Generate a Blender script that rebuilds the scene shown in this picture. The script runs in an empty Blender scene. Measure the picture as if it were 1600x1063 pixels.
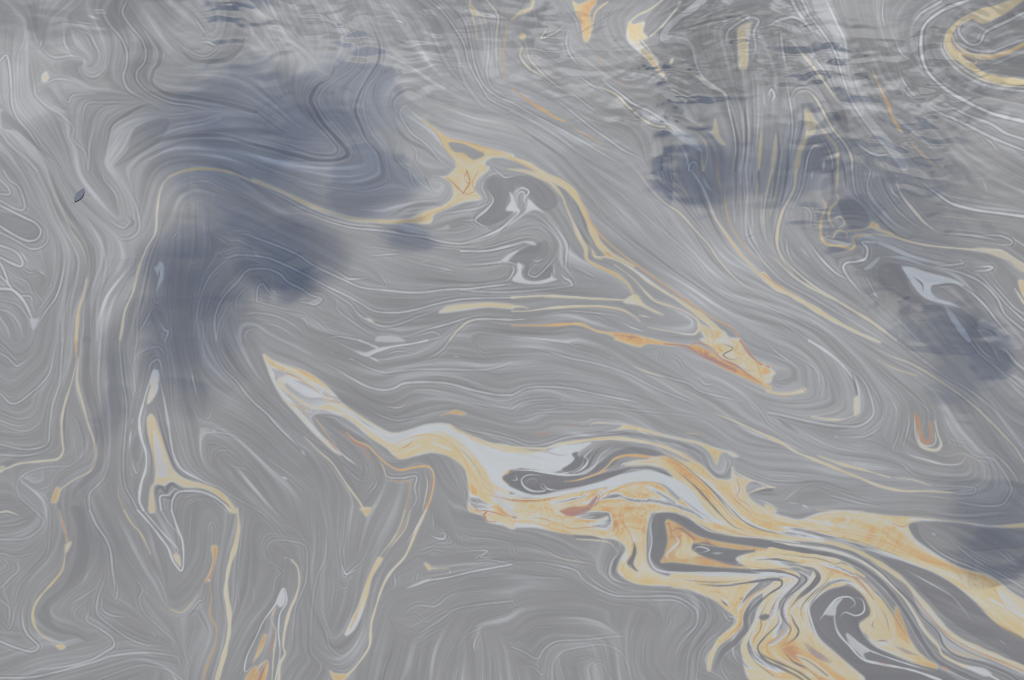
import bpy, math
import numpy as np
from mathutils import Vector

R = math.radians
scene = bpy.context.scene
COL = scene.collection

# ---------------------------------------------------------------- camera
CAM_H = 5.0
PITCH = R(40)
HFOV = R(24)
cam_data = bpy.data.cameras.new('camera')
cam = bpy.data.objects.new('camera', cam_data)
COL.objects.link(cam)
cam.location = (0, 0, CAM_H)
cam.rotation_euler = (R(90) - PITCH, 0, 0)
cam_data.sensor_fit = 'HORIZONTAL'
cam_data.angle = HFOV
cam_data.clip_end = 6000
scene.camera = cam

# ---------------------------------------------------------------- sky: bright cloud deck with blue gaps
SUN_EL, SUN_AZ = R(52), R(215)
world = bpy.data.worlds.new('World')
scene.world = world
world.use_nodes = True
nt = world.node_tree
nt.nodes.clear()


def N(kind, **kw):
    n = nt.nodes.new(kind)
    for k, v in kw.items(): setattr(n, k, v)
    return n


def mth(op, a, b=None, c=None, clamp=False):
    n = N('ShaderNodeMath', operation=op, use_clamp=clamp)
    for i, v in enumerate((a, b, c)):
        if v is None: continue
        if isinstance(v, (int, float)): n.inputs[i].default_value = v
        else: nt.links.new(v, n.inputs[i])
    return n.outputs[0]


out = N('ShaderNodeOutputWorld')
bg = N('ShaderNodeBackground')
nt.links.new(bg.outputs[0], out.inputs[0])
sky = N('ShaderNodeTexSky', sky_type='NISHITA', sun_disc=False, sun_elevation=SUN_EL, sun_rotation=SUN_AZ, dust_density=0, ozone_density=5.0)
tc = N('ShaderNodeTexCoord')
sep = N('ShaderNodeSeparateXYZ')
nt.links.new(tc.outputs['Generated'], sep.inputs[0])
zc = mth('MAXIMUM', sep.outputs[2], .06)
deck = N('ShaderNodeCombineXYZ')                      # where the ray meets a cloud deck one unit up
nt.links.new(mth('DIVIDE', sep.outputs[0], zc), deck.inputs[0])
nt.links.new(mth('DIVIDE', sep.outputs[1], zc), deck.inputs[1])
dq = deck.outputs[0]
warp = N('ShaderNodeTexNoise'); warp.inputs['Scale'].default_value = 16; warp.inputs['Detail'].default_value = 4
nt.links.new(dq, warp.inputs['Vector'])
wv = N('ShaderNodeVectorMath', operation='SUBTRACT'); wv.inputs[1].default_value = (.5, .5, .5)
nt.links.new(warp.outputs['Color'], wv.inputs[0])
ws = N('ShaderNodeVectorMath', operation='SCALE'); ws.inputs['Scale'].default_value = .055
nt.links.new(wv.outputs[0], ws.inputs[0])
wa = N('ShaderNodeVectorMath', operation='ADD')
nt.links.new(dq, wa.inputs[0]); nt.links.new(ws.outputs[0], wa.inputs[1])
# gaps in the deck: centre, half-sizes, turn, depth
GAPS = [
    (-0.1738, 1.438, 0.0925, 0.0851, -0.537, 0.85),
    (-0.1139, 1.4918, 0.0498, 0.0275, 1.641, 0.75),
    (-0.1031, 1.3637, 0.041, 0.0357, 1.767, 0.8),
    (-0.1754, 1.3156, 0.0733, 0.0408, 2.36, 0.95),
    (-0.1822, 1.3713, 0.0704, 0.0392, 2.804, 0.85),
    (-0.2093, 1.2388, 0.0953, 0.0404, 1.603, 0.95),
    (-0.1585, 1.2661, 0.0423, 0.0246, 2.264, 0.95),
    (-0.0697, 1.2998, 0.024, 0.0156, -0.024, 0.9),
    (-0.2508, 1.1486, 0.0602, 0.0112, 1.701, 0.6),
    (-0.2385, 1.1992, 0.051, 0.0226, 1.716, 0.4),
    (0.1284, 1.3751, 0.0472, 0.0285, 1.524, 1),
    (0.1809, 1.3828, 0.0503, 0.0433, 0.25, 0.7),
    (0.2269, 1.3905, 0.0453, 0.0398, 1.071, 0.7),
    (0.2847, 1.3637, 0.0381, 0.0306, 1.19, 0.75),
    (0.2372, 1.3192, 0.0257, 0.0215, 1.182, 0.7),
    (0.2078, 1.4299, 0.0417, 0.0284, 0.08, 0.45),
    (0.2805, 1.2024, 0.0418, 0.0282, 1.583, 0.85),
    (0.3052, 1.1736, 0.0359, 0.0222, 1.785, 0.75),
    (0.2792, 1.1486, 0.0344, 0.0239, 1.987, 0.55),
    (0.2851, 1.0409, 0.0348, 0.0242, 0.147, 0.6),
    (0.2918, 1.011, 0.0296, 0.014, 3.042, 0.75),
    (-0.2183, 1.5981, 0.0318, 0.019, -2.507, 0.8),
    (0.2674, 1.28, 0.0717, 0.0363, 1.546, 0.45),
    (0.2947, 1.2592, 0.0591, 0.0307, 1.479, 0.4),
    (0.2614, 1.3375, 0.0437, 0.0328, 2.135, 0.5),
    (0.305, 1.0947, 0.0739, 0.0214, 1.4, 0.42),
    (0.1535, 1.4461, 0.049, 0.0316, 1.574, 0.25),
]
gap = None
for cx, cy, rx, ry, rot, depth in GAPS:
    m = N('ShaderNodeMapping', vector_type='TEXTURE')
    m.inputs['Location'].default_value = (cx, cy, 0)
    m.inputs['Rotation'].default_value = (0, 0, rot)
    m.inputs['Scale'].default_value = (rx, ry, 1)
    nt.links.new(wa.outputs[0], m.inputs['Vector'])
    ln = N('ShaderNodeVectorMath', operation='LENGTH')
    nt.links.new(m.outputs[0], ln.inputs[0])
    mr = N('ShaderNodeMapRange', interpolation_type='SMOOTHSTEP')
    mr.inputs['From Min'].default_value = 1.42; mr.inputs['From Max'].default_value = .45
    mr.inputs['To Min'].default_value = 0; mr.inputs['To Max'].default_value = depth
    nt.links.new(ln.outputs['Value'], mr.inputs['Value'])
    gap = mr.outputs[0] if gap is None else mth('SMOOTH_MAX', gap, mr.outputs[0], .2)
# the same broken deck goes on over the rest of the sky
far = N('ShaderNodeTexNoise'); far.inputs['Scale'].default_value = 2.6; far.inputs['Detail'].default_value = 5
nt.links.new(dq, far.inputs['Vector'])
fr = N('ShaderNodeMapRange', interpolation_type='SMOOTHSTEP')
fr.inputs['From Min'].default_value = .60; fr.inputs['From Max'].default_value = .70; fr.inputs['To Max'].default_value = .85
nt.links.new(far.outputs['Fac'], fr.inputs['Value'])
gap = mth('MAXIMUM', gap, fr.outputs[0])
thick = N('ShaderNodeTexNoise'); thick.inputs['Scale'].default_value = 11; thick.inputs['Detail'].default_value = 4
nt.links.new(wa.outputs[0], thick.inputs['Vector'])
tv = N('ShaderNodeMapRange'); tv.inputs['From Min'].default_value = .32; tv.inputs['From Max'].default_value = .68
tv.inputs['To Min'].default_value = .66; tv.inputs['To Max'].default_value = 1.0
nt.links.new(thick.outputs['Fac'], tv.inputs['Value'])
gap = mth('MULTIPLY', gap, tv.outputs[0])
soft = N('ShaderNodeTexNoise'); soft.inputs['Scale'].default_value = 7; soft.inputs['Detail'].default_value = 5
nt.links.new(dq, soft.inputs['Vector'])
bright = N('ShaderNodeMapRange'); bright.inputs['From Min'].default_value = .3; bright.inputs['From Max'].default_value = .7
bright.inputs['To Min'].default_value = .92; bright.inputs['To Max'].default_value = 1.06
fineb = N('ShaderNodeTexNoise'); fineb.inputs['Scale'].default_value = 24; fineb.inputs['Detail'].default_value = 3
nt.links.new(dq, fineb.inputs['Vector'])
both = mth('ADD', mth('MULTIPLY', soft.outputs['Fac'], .6), mth('MULTIPLY', fineb.outputs['Fac'], .4))
nt.links.new(both, bright.inputs['Value'])
# lower down the deck is more broken, so its light is uneven there
brk = N('ShaderNodeTexNoise'); brk.inputs['Scale'].default_value = 9; brk.inputs['Detail'].default_value = 4
nt.links.new(wa.outputs[0], brk.inputs['Vector'])
bk = N('ShaderNodeMapRange'); bk.inputs['From Min'].default_value = .38; bk.inputs['From Max'].default_value = .62
bk.inputs['To Min'].default_value = -.30; bk.inputs['To Max'].default_value = .34
nt.links.new(brk.outputs['Fac'], bk.inputs['Value'])
low = N('ShaderNodeMapRange', interpolation_type='SMOOTHSTEP')
low.inputs['From Min'].default_value = 36.5; low.inputs['From Max'].default_value = 32.5
nt.links.new(mth('MULTIPLY', mth('ARCSINE', sep.outputs[2]), 57.2958), low.inputs['Value'])
lum = mth('ADD', bright.outputs[0], mth('MULTIPLY', bk.outputs[0], low.outputs[0]))
cloud = N('ShaderNodeVectorMath', operation='SCALE'); cloud.inputs[0].default_value = (7.65, 7.66, 7.68)
nt.links.new(lum, cloud.inputs['Scale'])
blue = N('ShaderNodeMix', data_type='RGBA'); blue.inputs['Factor'].default_value = .10      # thin veil in the gaps
nt.links.new(sky.outputs[0], blue.inputs['A']); nt.links.new(cloud.outputs[0], blue.inputs['B'])
mix = N('ShaderNodeMix', data_type='RGBA')
nt.links.new(gap, mix.inputs['Factor'])
nt.links.new(cloud.outputs[0], mix.inputs['A']); nt.links.new(blue.outputs['Result'], mix.inputs['B'])
nt.links.new(mix.outputs['Result'], bg.inputs[0])
bg.inputs[1].default_value = .12

sun_d = bpy.data.lights.new('sun', 'SUN')
sun_d.energy = 2.0
sun_d.angle = R(.5)
sun_d.color = (1, .96, .9)
sun = bpy.data.objects.new('sun', sun_d)
COL.objects.link(sun)
sd = Vector((math.sin(SUN_AZ) * math.cos(SUN_EL), math.cos(SUN_AZ) * math.cos(SUN_EL), math.sin(SUN_EL)))
sun.rotation_euler = sd.to_track_quat('Z', 'Y').to_euler()

vs = scene.view_settings
vs.view_transform = 'Standard'; vs.look = 'None'; vs.exposure = 0; vs.gamma = 1; vs.use_curve_mapping = False
scene.render.engine = 'CYCLES'
scene.cycles.use_denoising = False
scene.cycles.max_bounces = 4
scene.cycles.filter_width = 1.1

# ---------------------------------------------------------------- oil film
# The film is one thickness map over the water in front of the camera; the
# streaks below were traced from the photograph and laid on the water plane.
PS = 0.86                       # film cells per traced unit
MX, MY = 80, 55                 # margin round the traced area, traced units
FW = int((1600 + 2 * MX) * PS)
FH = int((1063 + 2 * MY) * PS)
rng = np.random.default_rng(7)


def upsample(a, h, w):
    ys = np.linspace(0, a.shape[0] - 1.001, h)
    xs = np.linspace(0, a.shape[1] - 1.001, w)
    y0 = ys.astype(int); x0 = xs.astype(int)
    fy = (ys - y0)[:, None]; fx = (xs - x0)[None, :]
    r = a[y0] * (1 - fy) + a[y0 + 1] * fy
    return r[:, x0] * (1 - fx) + r[:, x0 + 1] * fx


def blur(a, n=1):
    for _ in range(n):
        p = np.pad(a, 1, mode='edge')
        a = (p[:-2, 1:-1] + 2 * p[1:-1, 1:-1] + p[2:, 1:-1]) * .25
        p = np.pad(a, 1, mode='edge')
        a = (p[1:-1, :-2] + 2 * p[1:-1, 1:-1] + p[1:-1, 2:]) * .25
    return a


def noise(cell, h=None, w=None):
    h = h or FH; w = w or FW
    a = rng.standard_normal((int(h / cell) + 3, int(w / cell) + 3))
    return upsample(blur(a, 1), h, w).astype(np.float32) * 1.6


def catmull(p, closed=False, step=.7):
    p = np.asarray(p, float)
    n = len(p)
    if closed:
        q = np.vstack([p[-1], p, p[0], p[1]]); segs = n
    else:
        q = np.vstack([2 * p[0] - p[1], p, 2 * p[-1] - p[-2]]); segs = n - 1
    out = []
    for i in range(segs):
        a, b, c, d = q[i:i + 4]
        L = np.hypot(*(c - b))
        t = np.linspace(0, 1, max(2, int(L / step) + 1), endpoint=False)[:, None]
        m1 = (c - a) * .5; m2 = (d - b) * .5
        # limit the tangents, so sharp tips stay sharp
        for m in (m1, m2):
            s = np.hypot(*m)
            if s > L: m *= L / s
        h = (2*t**3 - 3*t**2 + 1) * b + (t**3 - 2*t**2 + t) * m1 + (-2*t**3 + 3*t**2) * c + (t**3 - t**2) * m2
        out.append(h)
    out.append(q[-2 if not closed else -2:][:1] if not closed else p[:1])
    return np.vstack(out)


# film colours by growing thickness (interference order), 0..1, as seen under bright cloud
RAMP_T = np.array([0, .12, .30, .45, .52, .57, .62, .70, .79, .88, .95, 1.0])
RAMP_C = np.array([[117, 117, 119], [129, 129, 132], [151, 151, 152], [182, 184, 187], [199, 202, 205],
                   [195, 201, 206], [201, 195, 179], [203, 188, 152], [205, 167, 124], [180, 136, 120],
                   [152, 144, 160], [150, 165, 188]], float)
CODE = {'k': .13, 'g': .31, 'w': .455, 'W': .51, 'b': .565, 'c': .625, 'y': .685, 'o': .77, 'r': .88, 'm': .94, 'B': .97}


def ramp(t):
    t = np.clip(t, 0, 1)
    return np.stack([np.interp(t, RAMP_T, RAMP_C[:, k]) for k in range(3)], -1).astype(np.float32)


def parse(txt):
    items = []; ox = oy = 0; sc = 3.995; tag = None
    for ln in txt.strip().splitlines():
        ln = ln.strip()
        if not ln: continue
        if ln[0] == 'T':
            _, c, r = ln.split(); ox = 400 * int(c); oy = (0, 266, 532, 797)[int(r)]; sc = 3.995; tag = None; continue
        if ln[0] == 'U':
            ox, oy, sc = (float(v) for v in ln.split()[1:]); tag = None; continue
        if ln[0] == '@':
            tag = None if ln == '@-' else ln[1:]; continue
        f = ln.split()
        fill = f[0][0] == 'F'
        if fill:
            a = f[0][1:].split('*'); code = a[0]; al = float(a[1]) if len(a) > 1 else 1.; wd = 0; pts = f[1:]
        else:
            code = f[0]; a = f[1].split('*'); wd = float(a[0]); al = float(a[1]) if len(a) > 1 else 1.; pts = f[2:]
        P = np.array([[float(v) for v in p.split(',')] for p in pts])
        edge = [(min(p[0], 1598 - p[0]) < 25 or min(p[1], 1063 - p[1]) < 25) for p in (P[0], P[-1])]
        if fill and sc == 3.995:                     # let outlines cut by a block edge overlap the next block
            P = P + np.where(P <= 0, -10, 0) + np.stack([np.where(P[:, 0] >= 1598, 10, 0), np.where(P[:, 1] >= 1063, 10, 0)], 1)
        P = P / sc + (ox, oy)
        # streaks that leave the traced area run on over its margin
        G = (P + (MX, MY)) * PS
        if sc == 3.995 and ox >= 800 and (oy == 0 or (oy == 266 and ox == 1200)) and code in 'ycokwbW':
            al = min(1, al * 1.35); wd *= 1.15                      # under the ripples the film is thicker
        k = {'w': .64, 'W': .68, 'c': .8, 'r': .8}.get(code, .9)
        items.append((code, wd * PS * k, al, tag, G, fill, edge))
    return join(items)


def join(items):
    """streaks cut by a block edge meet the piece that carries them on"""
    fam = {'w': 0, 'W': 0, 'k': 1, 'm': 1, 'c': 2, 'y': 2, 'o': 2, 'r': 2, 'b': 3, 'g': 4}
    ends = []
    for n, (code, wd, al, tag, G, fill, edge) in enumerate(items):
        if fill: continue
        for e, i in ((0, 0), (1, -1)):
            if not edge[e]: continue
            u, v = G[i] / PS - (MX, MY)
            if u < 8 or u > 1592 or v < 8 or v > 1055: continue
            ends.append((n, e, i, G[i].copy(), fam.get(code, 5)))
    pairs = []
    for a in range(len(ends)):
        for b in range(a):
            if ends[a][0] == ends[b][0]: continue
            d = np.hypot(*(ends[a][3] - ends[b][3])) + (0 if ends[a][4] == ends[b][4] else 5)
            if d < 9.5: pairs.append((d, a, b))
    done = set()
    for d, a, b in sorted(pairs):
        if a in done or b in done: continue
        done |= {a, b}
        m = (ends[a][3] + ends[b][3]) / 2
        for q in (a, b): items[ends[q][0]][4][ends[q][2]] = m
    for q, (n, e, i, p, fm) in enumerate(ends):
        if q not in done: items[n][6][e] = False
    return items


def soft_poly(G, y0, y1, x0, x1):
    """coverage of a closed outline over a window, 2x2 supersampled"""
    S = 2
    h = (y1 - y0) * S; w = (x1 - x0) * S
    acc = np.zeros((h, w + 1), np.int16)
    P = catmull(G, True, 1.2)
    px = (P[:, 0] - x0) * S; py = (P[:, 1] - y0) * S
    for i in range(len(P) - 1):
        ya, yb = py[i], py[i + 1]
        if ya == yb: continue
        lo, hi = (ya, yb) if ya < yb else (yb, ya)
        r = np.arange(max(0, math.ceil(lo - .5)), min(h, math.ceil(hi - .5)))
        if len(r) == 0: continue
        x = px[i] + (r + .5 - ya) / (yb - ya) * (px[i + 1] - px[i])
        np.add.at(acc, (r, np.clip(np.ceil(x - .5).astype(int), 0, w)), 1)
    m = (np.cumsum(acc, 1)[:, :w] & 1).astype(np.float32)
    m = m.reshape(y1 - y0, S, x1 - x0, S).mean((1, 3))
    return blur(m, 1)


def stroke(G, wd, edge, firm=False):
    P = catmull(G, False, .6)
    keep = (P[:, 0] > -8) & (P[:, 0] < FW + 8) & (P[:, 1] > -8) & (P[:, 1] < FH + 8)
    n = len(P)
    s = np.linspace(0, 1, n)
    ta = min(.42, 50 / max(n, 1) + .12)
    f = np.ones(n); fd = np.ones(n)
    for e, q in ((edge[0], s), (edge[1], 1 - s)):
        if not e:
            v = np.clip(q / ta, 0, 1)
            f *= .5 + .5 * v; fd *= np.maximum(np.sqrt(v), .8) if firm else np.sqrt(v)
    # widths swell and thin along the streak
    f *= 1 + .22 * np.sin(s * n * .045 + G[0, 0]) + .12 * np.sin(s * n * .13 + G[0, 1])
    P = P[keep]; f = f[keep]; fd = fd[keep]
    if len(P) == 0: return None
    R = wd * .5 * 1.35 + 1.1
    k = int(math.ceil(R))
    x0 = int(P[:, 0].min()) - k - 1; x1 = int(P[:, 0].max()) + k + 3
    y0 = int(P[:, 1].min()) - k - 1; y1 = int(P[:, 1].max()) + k + 3
    x0 = max(x0, 0); y0 = max(y0, 0); x1 = min(x1, FW); y1 = min(y1, FH)
    if x1 <= x0 or y1 <= y0: return None
    A = np.zeros((y1 - y0, x1 - x0), np.float32)
    bx = np.rint(P[:, 0]).astype(int); by = np.rint(P[:, 1]).astype(int)
    soft = .62 + .07 * wd
    for dy in range(-k, k + 1):
        for dx in range(-k, k + 1):
            if dx * dx + dy * dy > (R + .8) ** 2: continue
            gx = bx + dx; gy = by + dy
            d = np.hypot(gx - P[:, 0], gy - P[:, 1])
            a = np.clip((wd * .5 * f - d) / soft + .5, 0, 1) * np.minimum(1, f * max(wd, .8) * .9) * fd
            ok = (a > 0) & (gx >= x0) & (gx < x1) & (gy >= y0) & (gy < y1)
            np.maximum.at(A, (gy[ok] - y0, gx[ok] - x0), a[ok].astype(np.float32))
    return A, y0, y1, x0, x1


def flow_field(items):
    """direction of the film everywhere, spread from the traced streaks"""
    q = 3
    h = FH // q + 1; w = FW // q + 1
    C = np.zeros((h, w)); S = np.zeros((h, w)); N = np.zeros((h, w))
    for code, wd, al, tag, G, fill, edge in items:
        P = catmull(G, fill, 1.5)
        d = np.diff(P, axis=0); th = np.arctan2(d[:, 1], d[:, 0]) * 2
        x = (P[:-1, 0] / q).astype(int); y = (P[:-1, 1] / q).astype(int)
        ok = (x >= 0) & (x < w) & (y >= 0) & (y < h)
        wt = (1 if not fill else .8)
        np.add.at(C, (y[ok], x[ok]), np.cos(th[ok]) * wt)
        np.add.at(S, (y[ok], x[ok]), np.sin(th[ok]) * wt)
        np.add.at(N, (y[ok], x[ok]), wt)
    pyr = [(C, S, N)]
    while min(pyr[-1][0].shape) > 4:
        nx = []
        for a in pyr[-1]:
            H, W = (a.shape[0] + 1) // 2 * 2, (a.shape[1] + 1) // 2 * 2
            p = np.zeros((H, W)); p[:a.shape[0], :a.shape[1]] = a
            nx.append(p.reshape(H // 2, 2, W // 2, 2).sum((1, 3)))
        n = np.maximum(nx[2], 1e-9); k = np.minimum(1, nx[2]) / n
        pyr.append(tuple(a * k for a in nx))
    c, s, n = pyr[-1]
    n = np.maximum(n, 1e-6); c = c / n; s = s / n
    for C1, S1, N1 in pyr[-2::-1]:
        H, W = C1.shape
        cu = blur(upsample(np.pad(c, ((0, 1), (0, 1)), mode='edge'), H, W), 2)
        su = blur(upsample(np.pad(s, ((0, 1), (0, 1)), mode='edge'), H, W), 2)
        k = np.minimum(1, N1 * 1.0); n = np.maximum(N1, 1e-9)
        c = cu * (1 - k) + C1 / n * k; s = su * (1 - k) + S1 / n * k
    c = blur(c, 2); s = blur(s, 2)
    th = np.arctan2(s, c) * .5
    wob = upsample(noise(9, h, w) * .16 + noise(22, h, w) * .16, h, w)
    c2 = upsample(c, FH, FW); s2 = upsample(s, FH, FW)
    th = np.arctan2(s2, c2) * .5 + upsample(wob, FH, FW)
    return np.cos(th).astype(np.float32), np.sin(th).astype(np.float32)


def drag(src, C, S, steps, step=1.25):
    """smear maps along the flow (both ways), as the water drew the oil out"""
    Cf = C.ravel(); Sf = S.ravel()
    src = [a.ravel() for a in src]
    Y, X = np.mgrid[0:FH, 0:FW].astype(np.float32)
    X = X.ravel(); Y = Y.ravel()
    acc = [a.copy() for a in src]; n = 1.
    for sg in (1, -1):
        x = X.copy(); y = Y.copy()
        pc = Cf * sg; ps = Sf * sg
        for i in range(steps):
            x += pc * step; y += ps * step
            np.clip(x, 0, FW - 1.01, x); np.clip(y, 0, FH - 1.01, y)
            idx = (y + .5).astype(np.int32) * FW + (x + .5).astype(np.int32)
            np.minimum(idx, FW * FH - 1, idx)
            c = Cf[idx]; s = Sf[idx]
            f = np.where(c * pc + s * ps < 0, np.float32(-1), np.float32(1))
            pc = c * f; ps = s * f
            for a, v in zip(acc, src): a += v[idx]
    n = 2. * steps + 1
    return [(a / n).reshape(FH, FW) for a in acc]


def side(G, off):
    """a copy of a streak drawn out beside it"""
    P = catmull(G, False, 4.)
    if len(P) < 4: return None
    d = np.gradient(P, axis=0); d /= np.maximum(np.hypot(d[:, 0], d[:, 1]), 1e-6)[:, None]
    P = P + np.stack([-d[:, 1], d[:, 0]], 1) * off
    return P[::max(1, len(P) // 24)]


def hairlines(C, S, items):
    """long thin lines that follow the flow between the traced streaks"""
    r = np.random.default_rng(21)
    busy = np.zeros((FH // 2 + 2, FW // 2 + 2), np.int8)
    out = []
    dens = noise(70)
    for k in range(12000):
        x, y = r.uniform(2, FW - 3), r.uniform(2, FH - 3)
        sep = 1 if dens[int(y), int(x)] > -.1 else 2
        if busy[int(y / 2), int(x / 2)]: continue
        path = [(x, y)]
        half = int(r.integers(25, 110))
        for sg in (1, -1):
            px, py = x, y; c = C[int(y), int(x)] * sg; s_ = S[int(y), int(x)] * sg
            seg = []; prev = None
            for i in range(half):
                px += c * 2; py += s_ * 2
                if not (1 < px < FW - 2 and 1 < py < FH - 2): break
                if i > 4 and busy[int(py / 2), int(px / 2)]: break
                c2 = C[int(py), int(px)]; s2 = S[int(py), int(px)]
                if c2 * c + s2 * s_ < 0: c2, s2 = -c2, -s2
                if c2 * c + s2 * s_ < .5: break
                c, s_ = c2, s2
                seg.append((px, py))
            path = path + seg if sg == 1 else seg[::-1] + path
        if len(path) < 22: continue
        P = np.array(path)
        for qx, qy in P[::1]:
            iy, ix = int(qy / 2), int(qx / 2)
            busy[max(0, iy - sep + 1):iy + sep, max(0, ix - sep + 1):ix + sep] = 1
        u = r.random()
        code = 'w' if u < .62 else 'k'
        al = (.16 + .40 * r.random() ** 2.) if code == 'w' else .16 + .30 * r.random()
        if code == 'w' and y / PS - MY < 720 and x / PS - MX > 650 and r.random() < .22: code = 'c'
        wd = r.uniform(.6, 1.1) if r.random() < .9 else r.uniform(1.8, 3.6)
        out.append((code, wd, al if wd < 1.6 else al * .55, None, P[::5], False, (False, False)))
    return out


def norm(a):
    return (a - a.mean()) / (a.std() + 1e-9)


def lowmap(pts):
    """smooth map through scattered values (x, y, v)"""
    h, w = FH // 12, FW // 12
    Y, X = np.mgrid[0:h, 0:w]
    num = np.zeros((h, w)); den = np.zeros((h, w))
    for x, y, v in pts:
        gx = (x + MX) * PS / 12; gy = (y + MY) * PS / 12
        k = 1 / (((X - gx) ** 2 + (Y - gy) ** 2) + 6.) ** 2.1
        num += k * v; den += k
    return upsample(num / den, FH, FW).astype(np.float32)


def build_film():
    items = parse(TRACE)
    C, S = flow_field(items)
    fine = noise(1.6) ; mid = noise(4.2); wide = noise(13)
    fine, mid, wide = drag([fine, mid, wide], C, S, 34)
    fine, mid, wide = drag([fine, mid, wide], C, S, 22)
    fine = norm(fine); mid = norm(mid); wide = norm(wide)
    calm = 1 - .45 * np.clip(noise(60), -1, 1)
    grain = fine * 1.25 + mid * .75 + wide * .5
    thin = np.clip(fine * .55 + mid * .65 - 1.15, 0, 3)          # the fine pale lines
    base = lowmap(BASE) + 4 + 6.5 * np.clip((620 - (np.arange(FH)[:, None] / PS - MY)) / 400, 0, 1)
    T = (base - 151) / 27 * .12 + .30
    T = T + .0165 * grain * calm + .055 * thin * calm
    layers = np.clip(norm(mid * .7 - wide * .5 - fine * .35) - 1.05, 0, .9)
    veins = norm(fine * .55 + mid * .8 + wide * .5)
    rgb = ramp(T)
    extra = hairlines(C, S, items)
    for it in items:
        code, wd, al, tag, G, fill, edge = it
        if fill or code not in 'wWkc' or tag is not None or len(G) < 3: continue
        for off, cd, w2, a2 in ((wd * .5 + 1.7, 'k', 1.5, .36), (-wd * .5 - 1.7, 'k', 1.5, .30),
                                (wd * .5 + 3.8, 'w', 1.1, .42), (-wd * .5 - 4.4, 'w', 1.2, .36), (wd * .5 + 6.3, 'w', .9, .3)):
            if code == 'k': cd = 'w' if cd == 'k' else 'k'
            g = side(G, off)
            if g is not None: extra.append((cd, w2, a2 * al, None, g, False, edge))
    items = extra + items
    # everything thick, as one: only its outer rim thins out
    U = np.zeros((FH, FW), np.float32)
    for code, wd, al, tag, G, fill, edge in items:
        if fill and code in 'yocrb' and al > .6:
            x0 = max(0, int(G[:, 0].min()) - 4); x1 = min(FW, int(G[:, 0].max()) + 5)
            y0 = max(0, int(G[:, 1].min()) - 4); y1 = min(FH, int(G[:, 1].max()) + 5)
            if x1 > x0 and y1 > y0:
                U[y0:y1, x0:x1] = np.maximum(U[y0:y1, x0:x1], soft_poly(G, y0, y1, x0, x1))
    Ur = np.clip(2 - 2 * blur(U, 6), 0, 1)
    # turbulent veins inside the thick oil
    Y, X = np.mgrid[0:FH, 0:FW]
    ang = 15
    a1, a2 = noise(30) * ang + noise(11) * 6, noise(30) * ang + noise(11) * 6
    vy = np.clip(Y + a1, 0, FH - 1).astype(int); vx = np.clip(X + a2, 0, FW - 1).astype(int)
    curl = norm(blur((noise(7) + .6 * noise(3.6))[vy, vx], 1))
    line = np.exp(-(curl / .16) ** 2) * np.clip(.4 + noise(24), 0, 1)
    pale_line = np.exp(-((curl - .9) / .22) ** 2) * np.clip(.5 + noise(20), 0, 1)
    churn = lowmap(CHURN)
    H = T.copy()
    L = np.full((FH, FW), -1, np.int16)
    tags = []
    for code, wd, al, tag, G, fill, edge in items:
        if code == 'g' and not fill: continue
        if fill:
            x0 = max(0, int(G[:, 0].min()) - 4); x1 = min(FW, int(G[:, 0].max()) + 5)
            y0 = max(0, int(G[:, 1].min()) - 4); y1 = min(FH, int(G[:, 1].max()) + 5)
            if x1 <= x0 or y1 <= y0: continue
            A = soft_poly(G, y0, y1, x0, x1)
        else:
            r = stroke(G, wd, edge, code in 'cyor' and tag is not None)
            if r is None: continue
            A, y0, y1, x0, x1 = r
        sl = (slice(y0, y1), slice(x0, x1))
        warm = code in 'cyormB'
        amp = {'y': .032, 'c': .030, 'o': .036, 'r': .03, 'k': .022, 'g': .015}.get(code, .02)
        if not fill: amp *= .6
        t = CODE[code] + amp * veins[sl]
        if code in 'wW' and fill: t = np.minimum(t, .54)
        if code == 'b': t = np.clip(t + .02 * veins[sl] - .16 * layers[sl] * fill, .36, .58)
        if fill and code in 'yo':
            t = t - .08 * Ur[sl]                                 # thinner, paler towards the rim
            t = t - (.40 if code == 'y' else .2) * (tag in ('main', 'swirl', 'lowerband')) * layers[sl] * (.35 + churn[sl]) * (1 - .5 * Ur[sl])
            t = t + churn[sl] * (.030 * curl[sl] + .11 * line[sl] - .10 * pale_line[sl]) * (1 - .6 * Ur[sl])
        a = (A * al)[..., None]
        if warm and al > .6:                                     # thin pale fringe round a thick streak
            fr = np.clip(blur(A, 3) * 1.3, 0, 1)[..., None] * (.38 * al) * (1 - np.clip(U[sl], 0, 1))[..., None]
            rgb[sl] = rgb[sl] * (1 - fr) + ramp(np.full((1, 1), .49)) * fr
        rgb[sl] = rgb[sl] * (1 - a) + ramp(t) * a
        a = a[..., 0]
        H[sl] = H[sl] * (1 - a) + t * a
        on = a > .5
        if tag is not None:
            if tag not in tags: tags.append(tag)
            L[sl][on] = tags.index(tag)
        elif al > .65 and (fill or wd > 3):
            L[sl][on & (code in 'kg')] = -1
    return rgb, H, L, tags


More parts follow.
